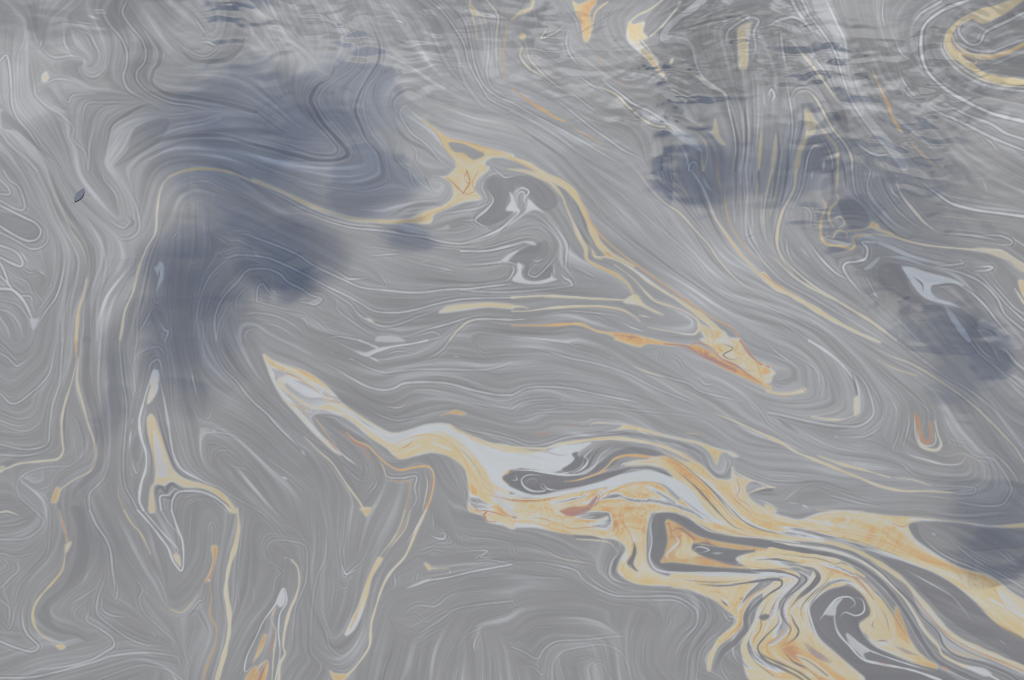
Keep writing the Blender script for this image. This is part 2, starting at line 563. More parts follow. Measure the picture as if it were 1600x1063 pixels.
CHURN = [(480, 600, .4), (640, 690, .3), (740, 800, 1.), (850, 810, 1.), (950, 790, 1.), (970, 850, .8), (1080, 700, .4), (1150, 800, .5), (1160, 760, .9),
         (1320, 810, .8), (1450, 880, .3), (1560, 960, .3), (1150, 920, .8), (1250, 900, .6), (1350, 970, .7), (1270, 1040, .5), (735, 270, .45), (1180, 570, .9), (240, 700, .3), (400, 1040, .6), (560, 950, .2), (1000, 80, .5)]
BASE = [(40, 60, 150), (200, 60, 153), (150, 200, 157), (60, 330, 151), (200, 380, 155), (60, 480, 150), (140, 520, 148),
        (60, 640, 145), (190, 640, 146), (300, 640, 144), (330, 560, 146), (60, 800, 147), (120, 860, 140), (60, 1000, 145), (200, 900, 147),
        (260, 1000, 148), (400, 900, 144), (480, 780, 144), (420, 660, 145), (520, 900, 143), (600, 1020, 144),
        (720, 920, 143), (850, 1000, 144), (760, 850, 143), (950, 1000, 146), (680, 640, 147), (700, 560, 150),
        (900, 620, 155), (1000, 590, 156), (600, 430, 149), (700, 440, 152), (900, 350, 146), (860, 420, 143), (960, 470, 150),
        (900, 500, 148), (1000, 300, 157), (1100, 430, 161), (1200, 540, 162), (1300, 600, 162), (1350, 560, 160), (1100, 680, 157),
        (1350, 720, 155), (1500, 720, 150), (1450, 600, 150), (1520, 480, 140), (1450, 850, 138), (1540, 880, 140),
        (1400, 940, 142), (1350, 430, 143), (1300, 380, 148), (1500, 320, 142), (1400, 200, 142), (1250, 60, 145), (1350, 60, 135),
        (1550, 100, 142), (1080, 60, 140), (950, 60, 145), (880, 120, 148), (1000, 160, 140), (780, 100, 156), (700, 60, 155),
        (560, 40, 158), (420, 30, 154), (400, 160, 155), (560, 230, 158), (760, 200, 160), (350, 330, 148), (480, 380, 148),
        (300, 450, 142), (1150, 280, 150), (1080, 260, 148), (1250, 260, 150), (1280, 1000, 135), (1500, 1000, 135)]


# traced streaks: T / U = origin of the block, F = filled outline, @ = which streak
TRACE = '''
T 0 0
w 4 700,30 655,90 690,160 750,230 790,320 790,400 770,480 800,560 880,610 960,650 1010,680
w 3 790,10 765,80 820,170 880,240 910,320 900,390 855,450 860,510 930,580 1060,640 1200,660 1330,690 1400,715
k 6*.5 830,60 880,150 950,240 1000,320 990,400 960,440 950,520 1050,590 1250,620 1450,660 1598,710
w 18*.35 880,50 960,150 1030,270 1080,340 1180,390 1300,410 1450,400
w 2 1140,250 1200,330 1280,350 1350,310 1340,280 1240,270
w 2 1160,50 1220,120 1280,210 1320,270
W 3 1240,265 1300,265 1350,290
k 8*.5 1120,290 1190,370 1290,385 1420,370 1500,300 1530,210
w 3 0,380 40,345 60,420 70,550 75,650 110,740 180,820 250,930 330,1010 380,1063
w 3*.4 130,100 160,130 150,250 115,350 110,470 110,600 150,690 230,780 280,860 330,920
w 4*.6 190,350 200,450 215,540 220,590 290,660 370,710 420,750 460,800 450,860 480,900 530,950 540,1063
w 3*.7 205,205 245,285
w 3*.8 265,235 250,290 230,295
w 4*.7 250,290 300,340 350,360 430,350 530,355
w 4*.6 400,170 400,260 430,310 520,350
k 14*.4 430,150 430,250 470,320 560,370
w 4*.7 500,190 560,220 600,290 640,350
Fk*.4 380,400 450,380 520,390 490,440 540,510 600,540 500,500 400,470
w 5*.6 510,410 530,460 590,480 650,430 660,380
w 3*.7 260,540 330,500 400,495 480,520
Fk*.3 240,580 300,550 340,580 430,690 330,660 260,600
w 3*.7 370,545 400,620 430,640 450,600 520,590 600,590
W 2 600,580 500,575
w 3*.6 520,850 520,740 540,650 640,640 760,640 880,640
w 3*.5 570,830 590,740 640,680 760,650
w 4*.6 560,1063 560,900 580,820 600,740 630,690
k 5*.6 650,1000 670,880 700,780 800,710 900,660 970,650
w 8*.5 660,1000 690,880 740,800 850,750 950,730
Fk*.4 720,1040 800,930 850,800 1000,740 1060,760 1000,880 850,980
w 4*.7 1400,715 1360,750 1250,780 1130,800 960,865
w 2*.5 1200,690 1150,710 1000,720
g 1 960,870 1100,820 1300,790 1598,820
k 5*.5 1010,880 1200,850 1400,850 1598,910
k 6*.4 820,1060 900,990 1050,920 1190,870
Fk*.5 10,700 60,720 160,820 260,930 310,990 200,900 100,820 20,800
w 10*.5 90,860 160,930 230,1000 280,1063
w 6*.6 0,820 60,900 150,980 230,1063
w 6*.4 0,930 60,980 120,1063
g 1 20,20 60,60 90,150 60,300
g 1 500,20 420,80 330,140 300,250
@dot
Fy*.8 265,470 290,450 310,485 290,515 262,508
T 1 0
w 10*.4 0,70 80,110 150,180 200,250 280,300 350,370 400,440 470,480
k 6*.7 490,390 470,480 380,540 340,620 370,690 420,770 500,860 560,930 570,970 500,1000 380,1000 250,970 100,930 0,900
k 3*.5 300,600 320,680 380,770 450,850 510,930 480,970 350,960 200,910 0,850
w 2*.5 420,470 340,530 310,610 330,690 400,780 470,860 525,930 510,965 420,985
w 3*.5 500,100 560,170 620,250 640,330 600,430 480,510 400,590 400,660 460,750 550,860 600,950 570,1010 450,1040
w 2*.4 620,180 690,260 700,340 680,430 610,500 550,560 520,640
k 4*.6 700,110 740,200 770,290 760,390 700,490 640,600 620,690 650,780 690,870 770,970 790,1063
w 3*.5 700,90 750,190 780,260 790,340 770,440 700,540 670,640 680,730 730,840 800,930 830,1063
w 2*.4 110,320 150,350 120,420 40,450 0,470
w 3*.4 0,650 100,720 200,790 260,850
k 4*.4 0,690 80,760 200,840
w 3 970,700 940,660 900,700 920,760 980,840 1060,900 1150,1000 1230,1063
k 5*.5 850,700 860,620 950,560 1040,600 1050,640
w 3*.4 820,680 840,560 920,510 1000,520
k 6*.4 850,720 880,800 950,880 1050,930 1150,1020
w 3 1080,0 1160,70 1230,160 1300,280 1330,400 1400,530 1460,620 1598,690
w 3 1240,40 1310,150 1340,280 1370,420 1420,530 1500,600 1598,640
w 7*.5 1200,210 1260,350 1280,460 1340,570 1420,660 1598,740
w 3*.7 1430,110 1450,200 1450,340 1440,450 1470,540 1598,630
c 2.5*.8 1440,0 1510,100 1500,220 1500,350 1510,480
w 3*.6 900,900 870,960 900,1020 950,1063
w 3*.5 950,880 1000,940 1000,1000 960,1040
g 1 1100,620 1250,700 1400,800 1598,880
@thread
y 3*.8 1335,0 1345,70 1370,180 1380,260
Fy*.8 1330,20 1360,40 1395,90 1375,110 1345,80
@thread
y 2*.7 1380,90 1420,110 1440,170
@smear
o 4*.45 1570,60 1560,200 1545,350 1550,470 1530,520
@belt
Fy 970,700 1040,750 1130,810 1200,860 1300,885 1420,920 1598,965 1598,995 1500,985 1440,1010 1420,1063 1270,1063 1240,1000 1180,920 1130,840 1060,780
o 1.8 1040,750 1120,820 1180,930 1240,1010 1280,1063
o 2 1130,810 1200,860 1300,885 1420,920 1598,970
@-
Fg 1205,895 1290,900 1380,940 1430,970 1360,1000 1300,960 1240,950
T 2 0
@smear
y 6*.6 0,120 50,80 120,50 130,0
@topsmear
Fo*.65 380,10 420,30 520,0 530,20 490,80 500,180 480,260 450,260 430,150 400,80
r 2*.7 400,60 430,140 445,230
o 2*.6 600,10 520,80 500,190
@long
y 6 -20,975 80,1015 190,1072
o 2*.8 -20,990 80,1030 170,1072
@-
Fo*.7 55,215 85,215 80,250 60,250
c 3*.8 10,240 60,290 50,350 110,430 180,470 240,510
c 2*.7 70,240 90,290 110,370 200,470 300,550 360,580
@othread
o 4 0,555 60,600 130,650 200,690 270,735 330,760
o 2*.4 330,760 420,820 500,860 580,920
@-
w 3 350,180 340,280 380,370 450,430
c 2 190,140 210,190 180,240 260,210 330,160
w 3*.4 340,60 400,130 420,230
@gold
c 3 940,0 860,60 780,100 735,140
c 4*.7 1050,20 1000,90 930,170 860,230
Fy*.9 735,135 760,155 830,140 820,200 850,240 800,270 910,370 920,420 965,480 965,505 900,440 840,370 740,280 715,220
c 3 760,180 790,230 870,330 900,400
o 2 740,220 800,300 890,400 960,490
@-
Fc*.8 980,390 1010,365 1000,400
r 4*.35 510,350 570,400 600,420
r 4*.35 650,480 700,520 740,540
W 3 540,470 600,530 680,590 760,650 850,690 930,740 990,790 1040,840 1090,880
c 2.5 440,520 560,550 650,590 720,660 800,730 880,780 990,800 1050,850
c 2*.6 960,530 1060,590 1190,650
k 5*.5 680,600 760,670 850,660
k 4*.5 920,440 870,470 980,420
w 3*.6 0,640 120,710 250,780 400,860 550,950 700,1040
w 5*.5 0,690 150,770 300,860 420,960
w 3*.8 250,600 400,720 500,800 600,870 700,940 800,990 850,1050
w 2*.7 340,560 500,680 580,740
w 2*.7 360,430 480,520 620,600
k 4*.4 0,770 200,900 350,1000
w 14*.6 1190,0 1120,60 1040,110 970,180 950,240 1050,250 1120,290 1150,380
k 4*.6 960,200 1100,170 1250,130 1400,100 1540,70
k 5*.4 900,110 1000,60 1060,20
b 3*.6 1130,290 1150,400 1190,480 1260,540 1330,590 1360,700 1390,850 1400,1000
c 7*.5 1120,460 1160,480 1250,540 1330,580
w 4 1360,340 1340,220 1390,160 1480,110 1540,130 1510,200 1520,300 1490,400
w 6*.5 1380,560 1420,650 1440,750 1450,900 1430,1063
w 4*.5 1470,560 1470,700 1480,850 1470,1063
k 4*.6 1340,600 1380,750 1410,900 1400,1063
k 4*.6 1450,640 1460,800 1455,1000
w 3*.6 1540,700 1530,850 1520,1000
y 4*.6 1560,800 1550,900 1530,1063
y 2*.5 1130,820 1200,880 1220,980 1200,1063
w 3*.7 1110,1063 1110,1030 1135,1010 1155,1035 1150,1063
@bar
Fc 1410,190 1440,160 1500,140 1490,180 1480,300 1470,425 1420,430
y 3*.5 1180,960 1190,1063
b 3*.5 1050,900 1090,980 1100,1063
w 2*.5 980,940 1000,1063
k 3*.5 940,1063 930,960
w 2*.5 1240,850 1280,950 1300,1063
r 6*.3 1270,950 1280,1063
w 3*.5 1570,560 1580,700
k 3*.5 1500,650 1500,850 1490,1000
@kite
Fy*.65 1190,810 1250,820 1270,740 1300,850 1340,910 1300,900 1250,840
@spear
Fw 980,815 1050,838 1150,890 1190,950 1160,940 1080,890
T 3 0
W 5*.8 0,170 60,130 150,110 210,130 260,170 330,230
w 6*.8 150,0 190,80 250,160 310,250
Fw*.5 280,0 380,0 430,120 490,230 500,330 520,470 560,600 620,700 700,800 800,920 880,1040 850,1063 760,960 650,820 560,680 500,540 450,380 420,280 380,190 300,80
w 3 210,0 260,100 330,190 420,330 460,460 510,600 590,740 700,880 820,1020
W 3*.7 370,20 430,150 480,260 490,380
W 3*.8 540,880 600,930 680,970 780,960
c 4*.7 140,250 200,320 290,430 370,540 450,650
w 3*.6 150,270 250,330 340,430 400,540 430,600
Fk*.5 330,560 400,640 470,660 510,830 480,830 430,760
c 3*.8 160,620 190,580 250,570 300,620 340,690 400,800 480,900 520,980 530,1063
w 3*.6 130,640 170,560 250,550 320,600
y 6*.55 240,670 250,760 240,850 200,940 180,1063
y 4*.5 240,670 300,760 380,860 430,930 430,1063
Fy*.5 230,680 260,690 300,780 290,840 240,850
Fk*.4 240,1063 240,920 290,870 360,880 420,980 420,1063
w 3*.7 250,1063 250,980 290,910 350,930
y 5*.5 50,830 40,950 30,1063
w 3*.7 110,480 130,600 150,720 150,850 120,1000
w 4*.7 80,180 90,300 120,450
W 4*.8 0,600 20,560 40,600 20,640
w 2*.6 720,0 715,100 740,200
w 3*.5 790,230 830,330 900,380
w 3*.6 800,370 830,470 880,560 960,640
w 4*.8 960,640 1060,700 1200,760 1400,860 1598,940
w 4 1050,620 1250,720 1400,780 1480,830 1598,870
W 5 1250,0 1100,60 1000,130 960,200 960,340 1000,450 1100,550 1250,640 1400,710 1598,760
w 4*.8 1080,10 960,80 920,130 910,160
w 3*.7 1330,840 1400,900 1440,950
w 3*.5 1500,920 1598,990
k 6*.3 1050,180 1010,280 1060,400 1180,500 1330,580 1598,640
@short
o 3*.8 650,440 700,550 750,650 780,740 840,830
Fo*.85 770,720 800,760 845,830 810,805
@-
o 3*.45 880,880 980,980 1070,1060
@hook
w 5*.8 1100,200 1080,290 1130,380 1230,470 1350,530 1500,560 1598,570
y 9*.85 1560,0 1400,60 1250,110 1150,180 1120,250 1160,330 1250,400 1350,470 1480,505 1598,515
c 3 1130,190 1100,280 1160,380 1300,480 1450,530 1598,545
o 2.5 1160,190 1130,250 1180,320 1300,380 1250,420
y 6*.9 1150,230 1180,280 1260,340 1370,355 1480,330 1598,275
o 2 1250,340 1370,362 1490,335 1598,285
Fc*.8 1290,120 1400,60 1540,0 1598,0 1480,90 1400,130 1340,150
@-
w 4 1360,70 1240,110 1190,190 1250,270 1320,270 1360,200 1480,140 1598,80
w 4 1165,180 1175,240 1210,280 1290,312 1390,322 1500,280 1598,248
Fk*.4 1420,120 1598,50 1598,60 1480,130 1400,150
w 6*.4 1380,410 1480,370 1598,320
k 4*.5 60,800 70,950 60,1063
k 5*.5 130,900 130,1063
w 3*.5 200,700 170,850 150,1000
k 4*.5 220,640 215,780 170,950
b 4*.5 350,1000 345,1063
w 2*.6 310,830 370,920 400,1000 400,1063
k 4*.5 450,960 470,1063
w 3*.5 560,980 640,1063
w 3*.6 690,1000 730,1063
T 0 1
w 4*.8 0,150 60,150 50,110 0,60
w 4*.8 0,190 90,240 140,250 155,220 120,110 60,60 20,0
Fk*.35 0,270 100,280 200,320 250,370 250,420 200,440 100,420 0,360
W 4*.8 0,350 80,400 170,440 230,430 255,380 220,330 160,300 60,250 0,220
w 3*.8 0,390 100,440 190,490 260,480 300,430 280,350 220,300
W 3*.7 170,495 240,490
W 4*.8 0,545 70,580 130,600 140,570 110,520 60,490 0,470
w 2 130,600 180,640 240,630
W 2 120,500 180,580
W 2 230,620 290,660
W 3 0,580 30,640 60,720 120,780 190,790 200,840 220,900
W 5*.9 0,740 80,750 150,820 200,930 200,990
FW*.7 190,930 230,930 250,920 210,1000
W 3 0,660 40,700 60,730
w 2*.7 200,690 220,760 270,830 230,870
w 2*.7 300,690 320,720 290,740
w 2*.7 20,600 90,660 170,700 200,760 250,790
w 3*.6 20,810 120,850 200,960
W 3*.9 410,540 390,660 350,790 280,890 220,990
w 4*.5 0,870 60,890 120,960 150,1063
w 5*.4 0,920 50,1000 60,1063
w 8*.35 170,0 260,130 330,300 400,420 430,540 410,720 390,900 380,1063
w 5*.4 230,0 300,150 360,300 440,450 490,560 480,680 450,800 420,1063
k 9*.45 310,0 370,150 430,270 520,400 570,500 580,620 550,800 540,1063
w 6*.35 480,220 560,330 630,450 660,560 650,680 610,820 600,1063
w 4*.7 640,0 650,60 720,150 740,250
w 4*.7 650,340 740,420 800,430 860,390 870,320 840,200 780,100
w 3*.7 640,240 700,320 770,360 810,310 800,220
k 6*.5 800,280 830,330 780,370
g 1 780,500 800,560 800,640 700,800
w 2*.6 800,530 860,550 840,640
@-
k 4*.4 960,430 900,520 860,620 780,700
w 3*.5 1020,240 990,400 930,560 900,700 860,900 850,1063
@leftthread
c 3*.45 300,60 370,220 440,370 510,480 540,580 540,680
y 5*.8 540,680 520,780 490,880 480,980 475,1063
@belt
c 4*.9 1150,0 1040,60 1000,130 980,260 970,390 920,480 870,600 830,760 780,880 760,1000 755,1063
y 5*.95 1050,40 1150,5 1260,-10 1420,10 1598,78
@wisp
FW*.9 965,610 985,600 1000,570 1025,600 1020,680 990,740 975,770 990,680
@-
k 2*.7 995,620 990,690
W 2*.7 960,770 970,830 1000,820
w 3*.8 960,840 910,940 865,1020
w 2*.6 980,850 1020,890
W 3*.8 1000,960 1030,1000 1050,1010 1020,1063
w 2*.8 1060,430 1090,410 1115,380
w 2*.5 1100,440 1100,520
w 3*.5 1100,140 1180,80 1280,70 1400,120 1598,200
g 1 1140,500 1150,250 1250,180 1400,210 1598,260
w 2*.3 1310,500 1320,350 1340,310
g 1 1250,1063 1260,700 1300,450
g 1 1150,1063 1150,700 1140,500
W 2*.6 1420,385 1440,410 1530,400 1598,420
W 2*.6 1340,410 1390,440 1430,475
w 3*.6 1390,420 1440,440 1490,440 1550,470 1598,490
w 3*.7 1360,580 1350,530 1380,520 1400,550 1480,530 1598,530
w 3*.5 1200,1063 1250,800 1320,650 1420,560 1500,520
w 4*.7 1340,1063 1340,930 1390,800 1480,700 1540,630 1598,610
w 3*.5 1360,1063 1370,950 1440,830 1500,790
w 2*.4 1270,1063 1280,900 1340,740 1430,640
w 2*.7 1490,920 1470,850 1490,780 1560,720 1598,700
w 2*.7 1520,900 1598,890
c 3*.4 1530,1063 1540,1010 1598,990
T 1 1
@belt
Fy*.9 -10,50 150,120 300,190 450,250 600,290 750,310 880,312 960,310 1100,300 1085,335 950,335 800,335 600,320 450,285 300,220 150,145 -10,75
Fy 860,318 960,300 1030,270 1100,245 1180,215 1230,160 1215,80 1150,45 1110,35 1190,40 1270,-10 1460,-10 1390,60 1370,120 1410,185 1300,205 1200,240 1130,270 1110,290 1085,335 950,330
o 2 1190,50 1250,100 1310,150 1370,160 1400,180
r 1.8*.7 1300,130 1330,90 1300,60 1310,0
r 2*.7 1390,0 1350,80 1365,130 1310,155 1260,190
c 4*.7 1230,60 1260,30 1300,50 1290,110 1250,150
r 3*.9 1190,45 1240,90 1290,140 1330,150
r 3*.9 1320,10 1335,70 1310,120 1290,150
r 1.6*.7 1130,265 1200,228 1270,185
o 2 880,318 1000,310 1100,270 1200,230 1300,180
@-
w 3*.8 0,100 150,160 300,240 450,300 600,340 800,355 900,360
W 3*.8 300,260 450,320 600,360 800,380 950,405 1060,420 1150,445 1270,460 1400,440 1500,400 1560,340 1598,315
k 7*.6 840,290 950,230 1100,210 1160,220
w 2*.4 820,0 830,80 700,130 500,110 300,80 0,0
w 3*.6 960,0 980,80 1030,150
k 3*.4 1040,0 1080,100 1130,160
g 1 0,0 300,130 600,210 850,200 1050,180 1150,190
w 3*.9 1440,110 1480,190 1430,250 1370,300 1400,340 1450,350 1430,380
w 2*.7 1380,310 1420,360
W 2*.7 1330,310 1380,310
w 3*.8 1110,350 1150,280 1250,260 1400,230 1440,180 1410,100 1450,40 1500,20 1598,40
Fw*.8 1110,375 1170,360 1200,345 1210,370
w 2*.4 1110,380 1250,390 1350,360 1300,330 1200,340
Fk*.35 1490,30 1598,60 1598,280 1500,330 1400,300 1480,200 1430,110
w 2*.6 1000,470 1200,490 1400,505 1598,480
w 2*.7 950,515 800,490 650,475
w 2*.7 650,540 800,530 960,520
W 2*.7 770,525 890,525
w 2*.7 1000,580 1100,600 1250,630
W 2*.7 1120,608 1250,632
w 2*.5 1000,580 1130,555
w 3*.7 1300,590 1450,580 1598,540
W 3*.8 0,430 100,460 200,500 280,540 350,590 450,640 560,690 650,730 800,750 1000,765 1200,745 1400,735 1598,705
W 3*.8 500,620 530,650 580,680 690,675
w 2*.7 780,670 810,700 820,730
W 3*.8 0,540 80,550 200,600 320,660 450,730 560,780 650,830 740,880 880,890 1000,870 1150,830 1300,805 1598,798
w 2*.4 1000,790 1300,770 1598,755
w 3*.9 330,680 430,740 530,800 590,840 640,900 720,950 800,975 900,960 1000,920 1150,870
c 4 680,920 740,950
w 4*.8 510,810 510,870 580,930 680,1000 760,1040
k 6*.35 560,830 640,940 760,1010 860,1020
FW*.7 750,1063 760,1040 880,1040 930,1063
@lens
Fc 1140,890 1200,850 1350,835 1480,830 1598,845 1598,870 1450,860 1300,880 1180,895
y 2 1180,885 1300,862 1450,845 1598,855
@-
c 3*.8 1598,935 1400,930 1320,950 1250,1010 1200,1063
W 3*.8 930,1040 1050,1000 1200,960 1330,920 1460,900
w 4*.5 1000,1040 1100,1010 1150,1040 1080,1063
W 3*.8 0,620 80,620 150,650 200,700 280,740 340,780 410,805 370,840 330,830 280,820 310,790 290,770
FW*.5 330,830 390,805 410,805 370,845
w 2*.7 370,840 440,890
w 3*.7 10,800 10,740 40,710 80,760 130,790 180,820
W 3*.8 90,740 120,770 170,790
W 2*.7 115,740 120,780
w 3*.7 260,930 300,930 340,1000
w 2*.5 0,840 150,860 300,890 380,950 450,1010 600,1063
w 3*.5 0,950 120,970 200,1010 260,1063
w 3*.5 0,890 120,910 240,970 330,1063
w 3*.7 440,1050 520,1040 650,1063
c 3*.3 0,540 100,555
g 1 600,400 800,440 1000,455
g 1 500,560 800,600 1100,650 1400,690
g 1 0,300 200,380 400,470 600,580
T 2 1
@long
y 8*.9 -20,-8 100,12 220,60 310,160 330,205
y 10*.95 180,20 350,110 420,200 470,300 510,400 560,480 650,540 760,600
y 6*.9 325,200 370,300 410,400 460,490 470,560 560,610 660,660 730,720 760,790
c 2 330,230 400,360 440,460 460,540
o 2 350,100 420,180 500,340 600,450 720,550 900,680 1100,820 1250,920 1380,990 1430,1063
y 5*.8 480,460 520,540 560,555
c 5 520,540 620,550 740,610 860,700 1000,790 1130,880 1250,980 1330,1063
W 3 680,580 760,620 860,690 920,730
y 7*.9 1000,780 1130,870 1250,960 1330,1040 1350,1075
c 3 640,590 760,680 840,770 900,820 1050,870 1150,930 1170,980 1130,1025 1000,1010 850,980
y 3*.8 1150,920 1180,980 1140,1030
Fo 570,500 620,530 650,550 590,545
r 1.5 575,505 630,545
r 1.5*.6 600,455 720,555 900,686 1100,828
r 1.8*.7 1200,890 1300,955 1380,992 1425,1055
Fy*.9 1160,960 1250,990 1330,1010 1350,1063 1230,1063 1180,1010
Fc 720,800 780,780 830,840 950,905 900,895 800,850 700,830
c 4 0,795 200,785 400,795 600,805 740,815
y 2*.8 200,795 400,800 600,810 740,815
@long2
c 4 0,882 100,880 250,860 400,850 550,850 680,870 760,910 800,945
y 2*.8 250,868 400,856 550,855 680,875 760,912
c 3*.8 790,905 860,920
@lens
c 4 0,850 60,853 100,865
@-
k 4*.5 400,330 450,420 490,480 500,530
k 4*.5 350,130 420,250 470,380 520,460
w 3 0,935 110,930
w 2.5*.7 200,900 350,880 500,890 650,910 730,950
w 2*.7 500,900 560,930 600,950
W 3*.7 690,950 740,980 840,1015
@rust
o 4 0,970 200,970 400,960 460,970 540,1010 650,1020 780,1040
Fo*.9 380,962 450,960 480,985 600,1015 720,1022 800,1035 900,1063 700,1063 600,1030 500,1000 440,978
r 2 640,1030 760,1045 860,1063
@-
w 3*.35 450,100 520,200 600,330 750,450 900,560 1100,700 1300,830 1500,950 1598,1000
w 4*.45 600,60 700,170 850,300 1000,430 1150,560 1250,680 1400,780 1598,860
c 3*.8 780,0 850,100 950,200 1050,270 1150,380 1230,470 1290,560 1400,680 1500,750 1598,800
w 2*.6 980,0 1000,60 1080,140 1140,250 1200,350
w 2*.6 820,250 900,320 1000,430
w 2*.5 580,150 640,240 700,330
w 2*.5 950,440 1100,580 1200,690 1350,800 1500,880
k 4*.3 700,400 850,500 1000,620 1150,720 1350,860
k 5*.3 870,0 920,80 1020,160 1100,260
w 2*.4 900,100 1000,200 1120,340
b 5*.5 1190,30 1215,90 1270,150
b 3*.5 1380,180 1390,340
o 2.5*.6 1260,0 1270,60 1320,100 1330,200 1360,330 1420,430 1500,530 1598,600
w 4*.7 1450,0 1470,150 1460,300 1470,420 1540,530 1598,600
w 4*.7 1560,150 1560,350 1598,480
k 3*.6 1440,0 1440,180 1445,300
y 4*.5 1530,50 1525,180
w 3*.6 1500,150 1500,300 1520,420
w 2*.6 930,0 960,80 1040,170 1120,270 1190,360 1290,480
y 2*.4 1010,0 1060,100 1130,190
k 4*.5 1160,150 1220,250 1260,340 1330,450
o 5*.3 1280,0 1290,80 1300,140
k 5*.5 1390,0 1400,150 1390,260
w 2*.6 1420,0 1430,120
k 3*.6 1500,0 1495,120
w 3*.7 1470,200 1475,330 1520,460 1598,570
W 8*.4 1500,300 1500,400 1540,480
c 3*.6 1575,150 1570,300 1590,450
k 3*.5 1550,0 1545,130
w 2*.5 1100,260 1180,380 1280,530 1400,660
k 3*.4 1050,290 1140,400 1250,560 1400,720
@yellow
c 5*.85 1120,0 1180,90 1220,180 1270,300 1350,420 1450,550 1530,640 1598,700
y 3*.7 1270,300 1350,420 1450,550 1530,640 1598,700
T 3 1
@yellow
c 7 -40,660 40,730 150,785 280,860 420,945 560,1015 700,1075
y 4*.8 0,690 100,755 250,840 400,930 550,1005
o 2*.6 -20,640 60,720 200,790
@-
c 4*.6 0,520 50,560 100,610 180,680 280,740 400,800 520,870 650,950 800,1063
c 2.5*.8 60,500 130,590 240,690 360,770 480,830
w 3*.4 0,610 100,700 250,780 450,900 600,990 720,1063
w 2*.5 0,850 150,920 300,1000 420,1063
w 2*.5 0,900 120,970 260,1063
c 4*.8 170,0 160,120 90,260 60,380 60,480 100,570 160,640
y 3*.5 70,0 30,200 10,300
w 3 120,420 120,500 160,580
w 3*.5 220,0 210,120 130,280
y 3*.5 20,0 0,150
k 4*.5 50,0 40,120 20,250
k 4*.5 110,0 100,130 60,280
b 4*.5 280,0 270,60
y 3*.5 440,0 430,140
k 4*.5 400,0 410,120
w 3*.6 520,0 540,120 580,200
k 4*.5 480,0 490,120
w 2*.6 640,0 620,100 640,200
k 6*.4 700,30 760,180 850,280
@cell
y 4*.8 340,180 360,230 335,300 330,400 360,460 450,475 520,490 540,470 530,430 560,410 650,400
c 3*.8 650,400 750,410 850,435 1000,470 1200,490 1350,500 1450,500 1520,540 1598,590
c 10*.55 1280,495 1400,510 1500,550 1598,620
y 3*.8 430,150 440,190 390,240 380,300 410,360
c 4*.8 420,300 450,290 480,330 440,360
y 3*.6 360,390 400,430 430,380 490,390 490,430
y 4*.6 500,380 600,370 680,340 700,370 800,410 900,450
Fy*.7 640,350 660,320 700,370 760,390 690,380
@-
Fk*.4 440,190 540,190 620,260 630,340 560,370 500,350 460,270
Fk*.3 345,60 400,60 410,190 360,200 335,150
k 3*.5 560,170 600,200 700,310 800,400 900,440 1000,460
w 6*.5 600,0 640,160 720,260 800,340 900,390
w 3*.5 680,0 720,120 800,240 900,330 1000,390
c 4*.8 800,60 830,150 900,240 980,330 1060,390
W 3*.6 760,80 780,140 830,180
W 4*.8 940,60 1060,150 1150,210 1300,250 1450,270 1598,290
w 4*.8 1060,390 1250,405 1350,420 1440,440
w 3*.8 1300,405 1450,410 1520,440 1510,465 1400,465
w 3*.7 1520,420 1598,470
W 4*.8 690,455 590,450 620,490 610,550 560,570 490,580 470,610 500,670 540,720 590,780
w 8*.6 600,450 680,450 760,480 900,540 1050,580 1150,600
w 6*.5 720,540 850,550 1000,600
Fw*.6 600,620 700,540 690,570 640,620
w 3*.8 1150,550 1220,580 1050,600
W 3*.8 1270,600 1400,605 1370,625 1290,630
w 4*.8 1050,600 1200,640 1330,700 1430,800 1480,900 1598,1000
w 3*.7 1280,620 1400,740 1500,850 1598,940
w 3*.6 1350,650 1450,760 1530,850 1598,900
w 3*.5 600,640 640,720 690,800
W 3*.6 650,760 690,800
w 3*.4 700,720 800,740 850,780
@whitepatch
FW*.95 835,608 900,608 1000,640 1150,680 1230,725 1150,710 1030,720 1020,760 1060,800 1150,830 1205,865 1180,855 1050,825 980,800 920,740 870,660
@-
k 2*.7 900,660 960,710 970,760
k 3*.5 1020,725 1150,712 1200,735
W 3*.8 1150,690 1260,760 1350,840 1420,930 1500,1020 1560,1063
b 8*.5 1100,840 1180,960 1260,1063
W 3*.8 250,440 320,540 420,640 530,700
w 3*.6 200,480 260,550
w 2*.6 200,240 240,235 270,280 260,360
Fw*.3 1310,960 1340,930 1420,970 1500,1020 1590,1100 1480,1110 1390,1075 1330,1030
k 3*.5 1330,980 1400,1010 1450,1063
Fk*.4 700,600 830,600 900,760 1000,840 850,810 700,700
k 8*.3 170,560 300,660 450,760 600,850
@rightedge
Fy*.9 1565,690 1598,700 1598,800 1580,760
c 3*.8 1540,740 1598,830
@-
w 2*.6 1340,60 1370,140
g 1 1100,320 1300,340 1598,380
g 1 1100,880 1250,960 1400,1063
T 0 2
w 3*.8 0,80 50,110 100,160 130,150 170,120
w 2*.6 0,20 60,80 100,120 170,120
w 3*.8 0,330 60,390 110,390 180,340 260,270 310,200 340,60 360,0
w 2*.5 230,370 210,460 110,490 0,450
w 2*.5 0,520 100,560 180,560 250,510 300,400
w 3*.6 0,650 150,680 250,670 300,640 310,530 330,400 370,270 400,0
w 3*.6 0,715 150,720 280,690 320,660
k 6*.4 0,690 200,695 300,650 330,520
g 1 0,200 80,260 150,220 250,100 270,0
@leftthread
o 4*.7 475,0 475,110
c 4*.8 490,100 480,250 510,370 550,520 590,640 600,720 570,810 480,860 390,920 360,970
Fo*.8 350,920 380,930 360,1010 320,1010
@lefthook
